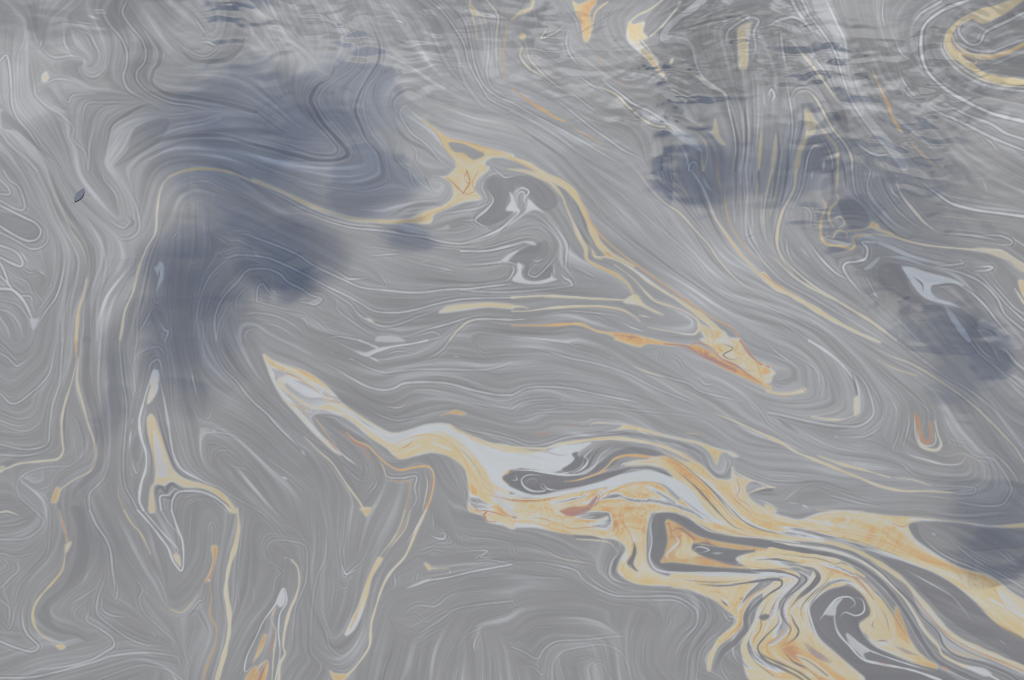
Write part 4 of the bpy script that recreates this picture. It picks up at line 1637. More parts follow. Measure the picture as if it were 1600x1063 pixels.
w 2.5*.7 1100,160 1200,240 1300,320 1450,400 1598,490
w 3*.6 1420,240 1500,310 1570,360
w 2*.6 1450,230 1570,350
W 3*.6 1020,140 1050,160
w 2*.4 1120,140 1200,210 1350,300 1598,440
g 1 1050,110 1300,110 1598,140
Fk*.85 700,290 850,330 1000,385 1150,465 1270,565 1350,645 1450,725 1610,825 1610,970 1450,880 1300,800 1150,700 1050,610 950,500 850,410 750,340
b 5*.8 540,230 700,265 850,315 980,370
w 3*.6 900,400 1050,480 1150,540
W 2.5*.7 850,370 1000,450 1160,545
w 3*.5 1000,430 1150,540 1280,700
w 2*.5 1430,800 1500,850
@lowerband
y 7*.85 0,150 200,175 400,208 560,258 700,338 850,445 950,560 1050,680 1150,780 1300,860 1450,920 1610,990
Fy*.6 900,500 1000,590 1130,740 1300,860 1610,985 1610,1050 1400,960 1180,910 1100,850 1060,760 960,660
o 3*.8 950,600 1080,740 1200,840 1350,900 1500,970 1610,1020
b 3*.6 300,170 480,205 620,265
c 5 0,195 200,222 400,255 550,305 680,385 780,475 860,565 920,655 980,755 1060,845 1090,905 1200,965 1350,1015 1440,1063
W 3 850,560 910,650 960,740 1050,850
FW 1240,980 1350,990 1400,1030 1350,1040
@-
k 3*.9 300,200 430,230 560,285 700,385 800,485 900,580 960,660 1060,760 1100,850 1180,910 1350,960 1500,1020 1560,1063
k 6 0,215 200,245 400,282 550,338 680,428 780,535 860,645 920,745 980,845 1050,935 1150,995 1300,1063
@swirl
Fy 0,255 300,285 500,365 650,475 770,625 870,780 970,920 1060,970 1050,1000 700,870 620,780 600,560 480,450 350,480 250,580 250,700 330,840 450,950 560,1063 380,1063 200,930 100,880 0,860
Fc 150,275 300,290 480,365 600,450 700,560 770,650 800,760 790,820 720,850 650,800 590,760 575,710 650,660 640,590 590,480 480,400 330,340
W 4*.8 650,580 665,660 640,700 660,750
k 2*.8 660,690 650,720 670,745
k 2*.7 670,820 720,815 755,825
o 2*.5 730,560 760,650 790,740
Fo*.8 800,600 850,700 890,840 820,780 795,700
r 3*.8 550,420 600,480 660,560
r 4*.6 330,350 450,390 570,430
o 4*.8 360,360 390,400 350,470 240,540
m 8*.7 390,430 440,400 540,420
m 6*.6 790,850 880,890 950,910
y 4*.7 820,850 950,900 1040,970
c 3*.8 370,330 450,330 520,370
k 2*.5 390,330 450,325 500,370
@-
Fk 270,610 330,540 420,490 500,480 580,520 630,600 635,660 570,700 580,760 640,840 760,900 900,960 1100,1010 1180,1075 620,1075 520,990 420,880 330,800 290,720
@swirl
W 4 600,1063 500,980 400,890 310,790 270,690 258,610 320,530 420,470 500,455 580,490 635,560 655,640
W 4*.9 570,710 600,780 680,850 800,900 960,950
@-
k 2*.55 400,345 520,375 620,455 720,565 800,685 870,800
k 2*.5 320,305 450,345 580,425 690,530 780,650 860,780
r 2*.45 360,318 500,365 620,450 700,540
k 2*.5 700,600 740,680 760,780
k 2*.5 0,172 200,197 400,230 570,285
r 2*.5 700,360 830,460 940,580 1050,710 1150,800 1300,880 1598,1005
k 2.5*.5 750,420 860,520 960,640 1060,735 1130,810 1250,885 1400,945 1598,1035
k 2*.45 0,105 150,132 350,162 550,195 700,245 850,300
k 2*.4 1000,395 1150,470 1300,590 1450,700
k 2*.5 60,215 250,250 450,310
@eye
W 5 320,690 350,650 390,595 440,550 510,545 545,585 510,615
FW*.8 350,650 400,590 470,550 430,610 420,660 380,660
W 5 430,590 415,680 440,770 510,850 590,930 700,960 900,1000 1080,1063
W 3.5 510,545 585,560 600,630 550,660 480,640 440,680
FW*.8 490,770 560,820 640,880 600,900 620,950 560,890 510,840
W 3 490,760 540,810 600,860 720,910 900,970 1050,1010
@-
r 3*.4 640,930 720,960 800,990
k 3*.6 430,640 440,740 520,830
o 3*.4 520,1000 600,1040
@swirl
@-
@swirl
@-
@swirl
@-
o 3*.8 1080,980 1130,1000
U 950 680 4.833
@-
Fg*.9 1080,450 1200,430 1450,425 1450,585 1300,560 1150,500
w 2*.7 1450,350 1300,345 1200,330 1050,270
w 3*.6 1450,400 1380,450 1310,510
w 3*.7 1450,520 1360,510 1340,520
k 3*.6 1100,440 1250,450 1300,455
@main
Fy 300,185 430,160 560,200 700,220 800,320 900,345 950,400 1000,480 1100,560 1200,600 1330,640 1480,705 1640,800 1400,802 1250,795 1100,775 950,765 820,740 700,690 600,620 520,575 560,420 480,300 400,230
Fb 0,330 150,290 300,275 400,290 480,330 560,360 650,440 720,540 800,620 900,680 850,680 740,620 620,540 540,470 450,390 380,355 250,350 120,375 0,400
k 3*.9 360,270 440,290 490,320
c 5 900,690 980,730 1100,760 1250,780 1450,815
c 5 640,400 740,520 850,630 970,710 1100,745
k 3*.9 480,240 580,320 680,410 760,500 850,600 950,690 1040,720
o 3.5 400,170 520,220 620,290 720,380 800,470 880,560 960,650 1050,700 1200,735
k 2.5*.8 430,150 560,220 660,300 760,390 850,490 930,590 1000,650
b 4 600,250 720,330 800,400 880,490 960,580 1050,650 1150,700 1300,740 1450,780
k 2.5*.7 750,380 850,470 940,570 1040,660 1180,720 1450,772
o 2*.7 560,150 680,240 800,340 900,450 1000,560 1100,630 1300,680
r 2*.7 900,430 980,510 1040,560 1100,620
r 2*.6 960,380 980,470 1060,530 1130,620
c 6*.9 1160,560 1250,620 1450,668
o 3*.6 1150,610 1300,660 1450,700
b 3*.7 1120,480 1200,510 1290,560
r 1.8*.6 860,700 1000,750 1200,775
o 2*.7 120,365 250,352 370,362 450,410
@fork
c 2.5 930,240 960,275 1040,320 1150,370 1265,395
c 2.5 1265,395 1170,402 1090,430 1050,450
m 4*.8 1060,355 1110,365 1160,380
@-
k 2*.8 680,660 800,730 950,757
W 3*.8 640,655 760,722 900,752
U 1050 740 3.29
@swirl
Fy 330,440 500,395 700,395 860,432 940,500 900,570 800,600 720,660 700,720 740,830 850,930 990,1050 990,1075 420,1075 360,920 370,850 420,780 440,700 520,600 620,540 480,520
@main
Fy 0,518 300,520 560,525 560,560 480,600 400,660 370,720 350,770 310,820 230,900 200,1000 195,960 230,860 330,770 320,730 280,690 200,640 100,600 0,585
c 8*.8 20,545 200,540 400,535 540,530
o 2*.6 60,570 200,560 400,545
Fo*.7 180,605 230,600 250,620
b 6*.7 240,620 270,650 300,680
k 3*.8 250,650 290,685
o 3*.8 470,590 400,640 360,690
r 4*.7 350,650 365,640
o 2.5*.8 350,760 300,830 220,900
@-
k 7 300,335 500,368 700,400 850,430 990,490
@swirl
y 6 430,398 600,415 750,432 900,480 990,530
c 5*.8 520,425 700,440 850,470
@-
k 4*.9 430,445 520,440 600,452 665,462
@swirl
r 2*.6 400,480 560,500 655,540 620,600 560,660
W 4 0,520 300,522 560,522 640,545 590,605 550,665 530,720
c 6 560,560 530,640 490,720 470,790 440,850
c 10 560,600 480,690 430,760 400,830 370,890 390,950 460,1010 540,1070
W 3*.9 470,700 440,770 410,850 420,920 480,980 560,1040
c 5 545,660 545,760 480,840
@-
k 4 0,492 300,500 500,500 590,512 655,545 610,605 560,660 540,720
k 4*.9 540,720 545,770 470,850 440,900 480,960 560,1000 640,1040 690,1075
k 4 130,570 260,578 400,560 500,545 560,550 560,580 500,620 430,680 375,740
k 9*.9 490,630 410,685 378,740 380,800 330,860 260,920 220,1010
b 3*.5 480,620 420,670 390,720
k 3 480,490 620,495 690,540 650,590 590,640 565,700 575,750 610,800 590,850 560,890
@swirl
W 3 560,485 650,505 712,545 670,600 605,660 590,720 622,790 605,840 580,880
@-
k 8 650,485 720,490 752,530 720,580 650,640 605,695
k 3 605,695 625,760 650,810 630,850 570,890
@swirl
W 4 755,478 785,520 760,570 690,630 640,680 612,712 645,760 690,875
y 4 810,500 795,560 725,620 665,690 650,740 690,830
c 3 500,450 560,478 640,480 700,500
o 3 585,790 545,840 490,880 500,930 560,970
b 3*.9 560,880 520,905 545,945 640,995 740,1045
@-
k 3*.9 560,895 620,965 700,1005 760,1060
k 4*.9 440,890 460,930 540,970 650,1020 720,1070
Fk 450,738 480,725 505,735 480,757 455,752
@swirl
Fo*.9 570,905 630,890 720,930 820,1000 900,1075 780,1075 680,990 600,940
Fc 640,930 740,970 850,1075 760,1040 680,985
o 4*.8 780,480 840,500 910,520
m 9*.7 680,870 730,920 820,975
r 3*.7 880,520 940,540 980,590
k 1.8*.7 830,470 870,460 900,480
W 3*.9 400,500 480,515 600,512
@-
k 2*.7 790,470 812,512 790,560 730,610 670,680 665,730 700,800
k 2.5*.6 860,448 930,482
k 3*.6 880,545 800,580 735,640 710,700 740,800
k 2*.6 520,408 650,425 780,445 900,500
k 2*.5 430,590 380,640 340,690
w 2.5*.6 100,560 300,572 420,570
k 2*.5 0,540 200,560 380,552
k 2.5*.6 600,930 700,965 800,1040
r 2*.6 580,600 520,680 500,740 510,800
k 2*.6 510,640 460,720 455,800 420,860 410,930
k 2*.6 420,800 390,880 420,960 520,1040
U 650 580 3.543
@main
Fb 250,340 380,430 480,480 700,490 830,520 800,545 640,545 540,545 500,560 480,600 520,640 600,670 700,690 830,670 1063,615 1200,590 1063,640 850,680 700,705 580,690 480,650 420,610 400,560 360,480 300,410
y 6*.95 390,395 480,425 600,450 720,440
y 4*.9 330,365 430,405 560,430 720,430
o 2*.8 220,305 330,370 420,420 520,455
b 2*.5 560,455 660,462
@-
Fk 480,590 500,575 540,560 580,540 700,560 800,580 1000,575 1063,562 1200,535 1063,598 900,640 800,660 700,685 620,680 540,645 490,610
Fk 810,545 850,520 880,490 865,460 900,450 890,480 930,480 920,520 880,550 840,560
k 5*.9 985,440 940,490 930,530 880,560
@main
W 4 450,520 540,545 640,550 800,573 900,570 990,520 1050,470
W 4 930,460 950,500 920,540 870,565
W 4 700,618 690,640 715,662 650,665 600,640 585,600 620,575 700,577
W 3*.9 700,620 730,652 790,660
W 3*.8 530,605 560,600 545,570
w 2*.6 640,660 610,620 640,595 670,610 650,640
o 3 820,612 900,602 1000,570 1063,545
r 2.5 310,730 340,770 390,775 375,800 400,830 440,832
o 2.5*.9 500,810 550,830 650,830 720,855 780,840 850,870 950,880 1063,905
Fr*.9 800,770 850,785 930,765 1000,690 1010,700 960,775 880,805 830,800
FW*.8 440,700 500,740 560,800 520,790 460,740
r 2*.9 450,740 480,780 540,812 560,800
r 2*.7 330,660 420,690 560,720 700,715 820,690
o 2*.7 300,580 380,600 420,670 430,720
m 4*.6 530,805 560,815
c 6*.6 700,740 800,760 900,720
o 2*.6 760,830 850,810 950,830 1063,800
U 720 240 4.833
@-
Fk*.45 180,200 250,165 330,190 480,170 600,210 700,290 740,360 700,420 620,430 540,350 480,300 420,280 360,330 340,430 400,450 340,530 240,580 200,560 120,500 240,370 200,280
Fk*.55 450,740 560,690 640,660 665,720 640,780 560,800 510,880 560,920 690,850 680,930 620,960 520,960 470,900 490,850 440,830 370,810
w 3 0,440 130,420 200,380 240,360
W 4*.9 190,265 245,350 200,420 130,480 110,510 160,540 210,560
w 3*.8 0,500 60,505 110,505
w 3 230,90 280,140 340,180 420,165
W 4 0,680 150,640 300,570 400,480 440,440
@loop
FW 370,290 400,330 420,400 450,440 400,500 350,540 430,450 345,430 380,360
W 3.5 410,330 430,280 470,260 515,290 480,340 490,390 460,430
FW 515,350 570,400 630,450 570,430 500,450 420,510 340,560 480,450 500,400
FW*.9 480,670 540,665 575,695 530,690
FW 440,735 380,790 350,820 310,810 370,760
FW 430,830 470,850 460,900 480,950 560,970 680,940 685,900 700,940 730,955 600,990 470,985 390,960 430,900
@-
W 2.5*.8 440,390 425,330 450,290 480,300 470,370
w 3 600,430 680,520 760,620 800,690 795,800 800,880 900,980
w 2*.7 0,730 200,710 400,650 530,630 620,670 690,760
w 2*.6 350,600 500,530 590,520 680,590 760,700 770,830
w 2*.6 300,640 450,580 580,560 660,620 720,720
W 4 0,745 200,735 400,690 500,665 570,690
W 3 190,835 330,805 400,750 500,700
w 3 0,845 200,835 350,820 420,840 460,840
W 3 385,840 400,880 370,940 330,965
w 3 530,795 570,815 640,790
w 3*.9 740,700 730,760 650,860 570,930 510,910 550,850 600,810
W 4 750,905 790,945 820,960 840,995 800,1005
w 3*.8 700,830 710,940
W 3 0,1012 250,1000 400,985
w 3*.8 0,1050 300,1050 600,1030 800,1005 850,990
w 3*.6 840,850 950,900 1090,980

'''

# ---------------------------------------------------------------- the water plane in front of the camera
def ground(u, v):
    """point of the water plane behind a traced point of the photograph"""
    k = 2 * math.tan(HFOV / 2) / 1600
    x = (u - 800) * k; y = -(v - 531.5) * k
    dy = math.cos(PITCH) + y * math.sin(PITCH)
    dz = -math.sin(PITCH) + y * math.cos(PITCH)
    t = CAM_H / -dz
    return x * t, dy * t


def ripples():
    """height of the wind ripples, metres"""
    mask = np.clip(lowmap(RIPPLE), 0, 1)
    Yg, Xg = np.mgrid[0:FH, 0:FW]
    sway = np.clip(Yg + noise(34) * 7 + noise(15) * 2.5, 0, FH - 1).astype(int)
    def wave(cx, cy):
        a = rng.standard_normal((int(FH / cy) + 3, int(FW / cx) + 3))
        return norm(blur(upsample(a, FH, FW)[sway, Xg], 4))
    h = wave(16, 6.5) * .75 + wave(30, 10) * 1.5 + wave(9, 5) * .15 + wave(60, 18) * 1.3
    patch = np.clip(.55 + .5 * noise(38), .05, 1.5)
    z = h * mask * patch * 2.5e-4
    Y, X = np.mgrid[0:FH, 0:FW]
    for u, v, ln, wd, ang, amp in DASHES:
        gx = (u + MX) * PS; gy = (v + MY) * PS
        c, s = math.cos(R(ang)), math.sin(R(ang))
        x0, x1 = max(0, int(gx - ln * 2)), min(FW, int(gx + ln * 2)); y0, y1 = max(0, int(gy - ln * 2)), min(FH, int(gy + ln * 2))
        xx = X[y0:y1, x0:x1] - gx; yy = Y[y0:y1, x0:x1] - gy
        a = (xx * c + yy * s) / (ln * PS * .5); b = (-xx * s + yy * c) / (wd * PS * .5)
        z[y0:y1, x0:x1] += amp * 1e-4 * np.exp(-a * a - b * b) * 1.5
    z += wave(120, 60) * 2.2e-4
    return z


RIPPLE = [
    (200, 100, 0.04),
    (60, 300, 0),
    (300, 300, 0.02),
    (500, 250, 0.03),
    (420, 30, 0.3),
    (330, 10, 0.3),
    (480, 90, 0.06),
    (560, 30, 0.6),
    (700, 40, 0.8),
    (660, 130, 0.5),
    (600, 180, 0.15),
    (720, 160, 0.25),
    (780, 200, 0.1),
    (850, 60, 0.7),
    (900, 130, 0.9),
    (1000, 160, 1),
    (1080, 60, 0.9),
    (1150, 120, 0.9),
    (1250, 60, 0.9),
    (1350, 90, 1.1),
    (1450, 160, 0.8),
    (1400, 200, 0.7),
    (1500, 60, 0.6),
    (1560, 150, 0.5),
    (1300, 240, 0.28),
    (1200, 240, 0.12),
    (1120, 250, 0.1),
    (1050, 230, 0.5),
    (900, 220, 0.45),
    (960, 260, 0.15),
    (1400, 290, 0.4),
    (1500, 300, 0.45),
    (1550, 260, 0.4),
    (1330, 330, 0.3),
    (1450, 420, 0.3),
    (1380, 420, 0.3),
    (1560, 420, 0.3),
    (1500, 520, 0.1),
    (1480, 620, 0.06),
    (1580, 560, 0.2),
    (1150, 340, 0.05),
    (1000, 330, 0.02),
    (900, 330, 0),
    (1100, 450, 0),
    (1300, 560, 0.02),
    (700, 300, 0),
    (600, 400, 0),
    (800, 500, 0),
    (400, 600, 0),
    (1400, 700, 0.03),
    (1560, 750, 0.05),
    (200, 800, 0),
    (600, 800, 0),
    (1000, 800, 0),
    (1400, 850, 0),
    (800, 1000, 0),
    (300, 1000, 0),
    (1500, 1000, 0),
    (1200, 700, 0),
    (1000, 600, 0),
    (100, 600, 0),
]
DASHES = [
    (155, 18, 22, 5, 0, 1.2),
    (147, 25, 18, 5, 20, 1),
    (135, 39, 45, 6, 8, 1.4),
    (530, 35, 60, 10, 22, 2),
    (620, 35, 25, 8, 20, 1.4),
    (670, 22, 30, 8, 25, 1.4),
    (720, 52, 34, 9, 0, 1.6),
    (655, 65, 45, 7, 5, 1.4),
    (680, 53, 30, 8, 15, 1.2),
    (600, 30, 24, 7, 5, 1.2),
    (729, 80, 12, 14, 60, 1),
    (460, 8, 20, 8, 20, 1),
    (690, 105, 50, 12, 0, 0.8),
    (1015, 90, 60, 6, -8, 1.4),
    (930, 40, 60, 6, -30, 1.2),
    (970, 115, 40, 7, -25, 1.4),
    (995, 195, 40, 8, 10, 1.6),
    (960, 190, 30, 8, -10, 1.4),
    (1090, 50, 90, 6, -12, 1.2),
    (1350, 85, 60, 6, -5, 1.4),
    (1350, 97, 60, 5, -6, 1.4),
    (1380, 130, 50, 7, 3, 1.3),
    (1430, 180, 55, 8, 25, 1.6),
    (1500, 190, 40, 9, 25, 1.4),
    (1220, 118, 60, 8, -6, 1.5),
    (1180, 110, 50, 8, 5, 1.2),
    (1375, 60, 70, 6, 5, 1.2),
    (1400, 165, 24, 8, 30, 1.4),
    (1410, 465, 20, 7, -20, 1.6),
    (1540, 312, 22, 9, 10, 1.4),
    (1334, 418, 18, 10, 10, 1.2),
    (1350, 460, 22, 12, 20, 1),
    (140, 307, 16, 6, -15, 1.2),
    (145, 318, 20, 6, 10, 0.8),
    (1175, 370, 34, 5, -25, 1.0),
    (960, 335, 40, 5, -18, 0.7),
]

rgb, H, L, TAGS = build_film()
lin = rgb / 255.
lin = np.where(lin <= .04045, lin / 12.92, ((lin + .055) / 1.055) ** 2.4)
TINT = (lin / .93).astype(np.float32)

GX, GY = np.meshgrid(np.arange(FW) / PS - MX, np.arange(FH) / PS - MY)
kk = 2 * math.tan(HFOV / 2) / 1600
xx = (GX - 800) * kk; yy = -(GY - 531.5) * kk
tt = CAM_H / (math.sin(PITCH) - yy * math.cos(PITCH))
WX = xx * tt; WY = (math.cos(PITCH) + yy * math.sin(PITCH)) * tt
WZ = ripples()
CO = np.stack([WX, WY, WZ], -1).reshape(-1, 3).astype(np.float32)
CT = np.concatenate([TINT, np.ones((FH, FW, 1), np.float32)], -1).reshape(-1, 4)


# ---------------------------------------------------------------- materials
class Mat:
    def __init__(s, name):
        s.m = bpy.data.materials.new(name); s.m.use_nodes = True
        s.t = s.m.node_tree; s.t.nodes.clear()
        s.out = s.n('ShaderNodeOutputMaterial')

    def n(s, kind, **kw):
        x = s.t.nodes.new(kind)
        for k, v in kw.items(): setattr(x, k, v)
        return x

    def l(s, a, b): s.t.links.new(a, b)


def film_shader(M, colour):
    """thin oil on water: tinted mirror reflection, a little murk showing through"""
    # a tilted facet mirrors more or less than the flat film does
    fa = M.n('ShaderNodeFresnel'); fa.inputs['IOR'].default_value = 1.4
    fb = M.n('ShaderNodeFresnel'); fb.inputs['IOR'].default_value = 1.4
    up = M.n('ShaderNodeCombineXYZ'); up.inputs[2].default_value = 1
    M.l(up.outputs[0], fb.inputs['Normal'])
    dv = M.n('ShaderNodeMath', operation='DIVIDE'); M.l(fa.outputs[0], dv.inputs[0]); M.l(fb.outputs[0], dv.inputs[1])
    sq = M.n('ShaderNodeMath', operation='MINIMUM'); M.l(dv.outputs[0], sq.inputs[0]); sq.inputs[1].default_value = 1.5
    tl_ = M.n('ShaderNodeVectorMath', operation='SCALE'); M.l(colour, tl_.inputs[0]); M.l(sq.outputs[0], tl_.inputs['Scale'])
    colour = tl_.outputs[0]
    g = M.n('ShaderNodeBsdfGlossy'); g.inputs['Roughness'].default_value = .026
    d = M.n('ShaderNodeBsdfDiffuse')
    mx = M.n('ShaderNodeMixShader'); mx.inputs[0].default_value = .06
    M.l(colour, g.inputs['Color']); M.l(colour, d.inputs['Color'])
    M.l(g.outputs[0], mx.inputs[1]); M.l(d.outputs[0], mx.inputs[2])
    M.l(mx.outputs[0], M.out.inputs[0])
    return g, d


FILM = Mat('oil_film')
at = FILM.n('ShaderNodeAttribute', attribute_name='film_tint')
geo = FILM.n('ShaderNodeTexCoord')
n1 = FILM.n('ShaderNodeTexNoise'); n1.inputs['Scale'].default_value = 260; n1.inputs['Detail'].default_value = 3
FILM.l(geo.outputs['Object'], n1.inputs['Vector'])
mr = FILM.n('ShaderNodeMapRange'); mr.inputs['From Min'].default_value = .25; mr.inputs['From Max'].default_value = .75
mr.inputs['To Min'].default_value = .965; mr.inputs['To Max'].default_value = 1.035
FILM.l(n1.outputs['Fac'], mr.inputs['Value'])
sc = FILM.n('ShaderNodeVectorMath', operation='SCALE')
FILM.l(at.outputs['Color'], sc.inputs[0]); FILM.l(mr.outputs[0], sc.inputs['Scale'])
film_shader(FILM, sc.outputs[0])

# open water beyond: the same slick, drawn out by folded noise
SEA = Mat('oily_water')
tco = SEA.n('ShaderNodeTexCoord')
w1 = SEA.n('ShaderNodeTexNoise'); w1.inputs['Scale'].default_value = .9; w1.inputs['Detail'].default_value = 3
SEA.l(tco.outputs['Object'], w1.inputs['Vector'])
wsc = SEA.n('ShaderNodeVectorMath', operation='SCALE'); wsc.inputs['Scale'].default_value = 1.3
SEA.l(w1.outputs['Color'], wsc.inputs[0])
wad = SEA.n('ShaderNodeVectorMath', operation='ADD')
SEA.l(tco.outputs['Object'], wad.inputs[0]); SEA.l(wsc.outputs[0], wad.inputs[1])
w2 = SEA.n('ShaderNodeTexNoise'); w2.inputs['Scale'].default_value = 1.1; w2.inputs['Detail'].default_value = 4; w2.inputs['Distortion'].default_value = 2.5
SEA.l(wad.outputs[0], w2.inputs['Vector'])
mm = SEA.n('ShaderNodeMath', operation='PINGPONG'); mm.inputs[1].default_value = .05
SEA.l(w2.outputs['Fac'], mm.inputs[0])
m2 = SEA.n('ShaderNodeMath', operation='MULTIPLY_ADD'); m2.inputs[1].default_value = 3.4
SEA.l(mm.outputs[0], m2.inputs[0])
m3 = SEA.n('ShaderNodeMapRange', interpolation_type='SMOOTHSTEP')
m3.inputs['From Min'].default_value = .56; m3.inputs['From Max'].default_value = .72; m3.inputs['To Max'].default_value = .62
SEA.l(w1.outputs['Fac'], m3.inputs['Value'])
SEA.l(m3.outputs[0], m2.inputs[2])
cr = SEA.n('ShaderNodeValToRGB')
el = cr.color_ramp.elements
def slin(c): return tuple((v / 255 / 12.92 if v < 11 else ((v / 255 + .055) / 1.055) ** 2.4) / .93 for v in c) + (1,)
el[0].position = 0; el[0].color = slin((152, 152, 154)); el[1].position = 1; el[1].color = slin((186, 150, 132))
for p, c in ((.12, (152, 152, 155)), (.2, (170, 172, 175)), (.45, (205, 208, 211)), (.62, (210, 203, 186)), (.78, (214, 194, 157)), (.9, (209, 170, 128))):
    e = el.new(p); e.color = slin(c)
SEA.l(m2.outputs[0], cr.inputs[0])
film_shader(SEA, cr.outputs[0])


def setp(o, label=None, cat=None, group=None, kind=None):
    for k, v in (('label', label), ('category', cat), ('group', group), ('kind', kind)):
        if v: o[k] = v


def sheet_mesh(name, faces, mat):
    """the chosen cells of the film as a mesh of their own"""
    used = np.unique(faces)
    remap = np.zeros(FW * FH, np.int32); remap[used] = np.arange(len(used))
    f = remap[faces].ravel().astype(np.int32)
    me = bpy.data.meshes.new(name)
    me.vertices.add(len(used)); me.vertices.foreach_set('co', CO[used].ravel())
    me.loops.add(len(f)); me.loops.foreach_set('vertex_index', f)
    me.polygons.add(len(faces)); me.polygons.foreach_set('loop_start', np.arange(0, len(f), 4, dtype=np.int32))
    me.update(calc_edges=True)
    me.shade_smooth()
    a = me.attributes.new('film_tint', 'FLOAT_COLOR', 'POINT')
    a.data.foreach_set('color', CT[used].ravel())
    me.materials.append(mat)
    return me


# ---------------------------------------------------------------- water
def disc(name, rings, seg, z, mat):
    vs_, fs = [(0, 4.5, z)], []
    for r in rings:
        for i in range(seg):
            a = 2 * math.pi * i / seg
            vs_.append((r * math.cos(a), 4.5 + r * math.sin(a), z))
    for i in range(seg): fs.append((0, 1 + i, 1 + (i + 1) % seg))
    for k in range(len(rings) - 1):
        b = 1 + k * seg
        for i in range(seg):
            j = (i + 1) % seg
            fs.append((b + i, b + seg + i, b + seg + j, b + j))
    me = bpy.data.meshes.new(name); me.from_pydata(vs_, [], fs); me.update(); me.materials.append(mat)
    o = bpy.data.objects.new(name, me); COL.objects.link(o)
    return o


water = disc('water', [2, 6, 20, 80, 300, 1200, 4000], 96, -.006, SEA.m)
setp(water, 'grey river water under the oil', None, None, 'structure')

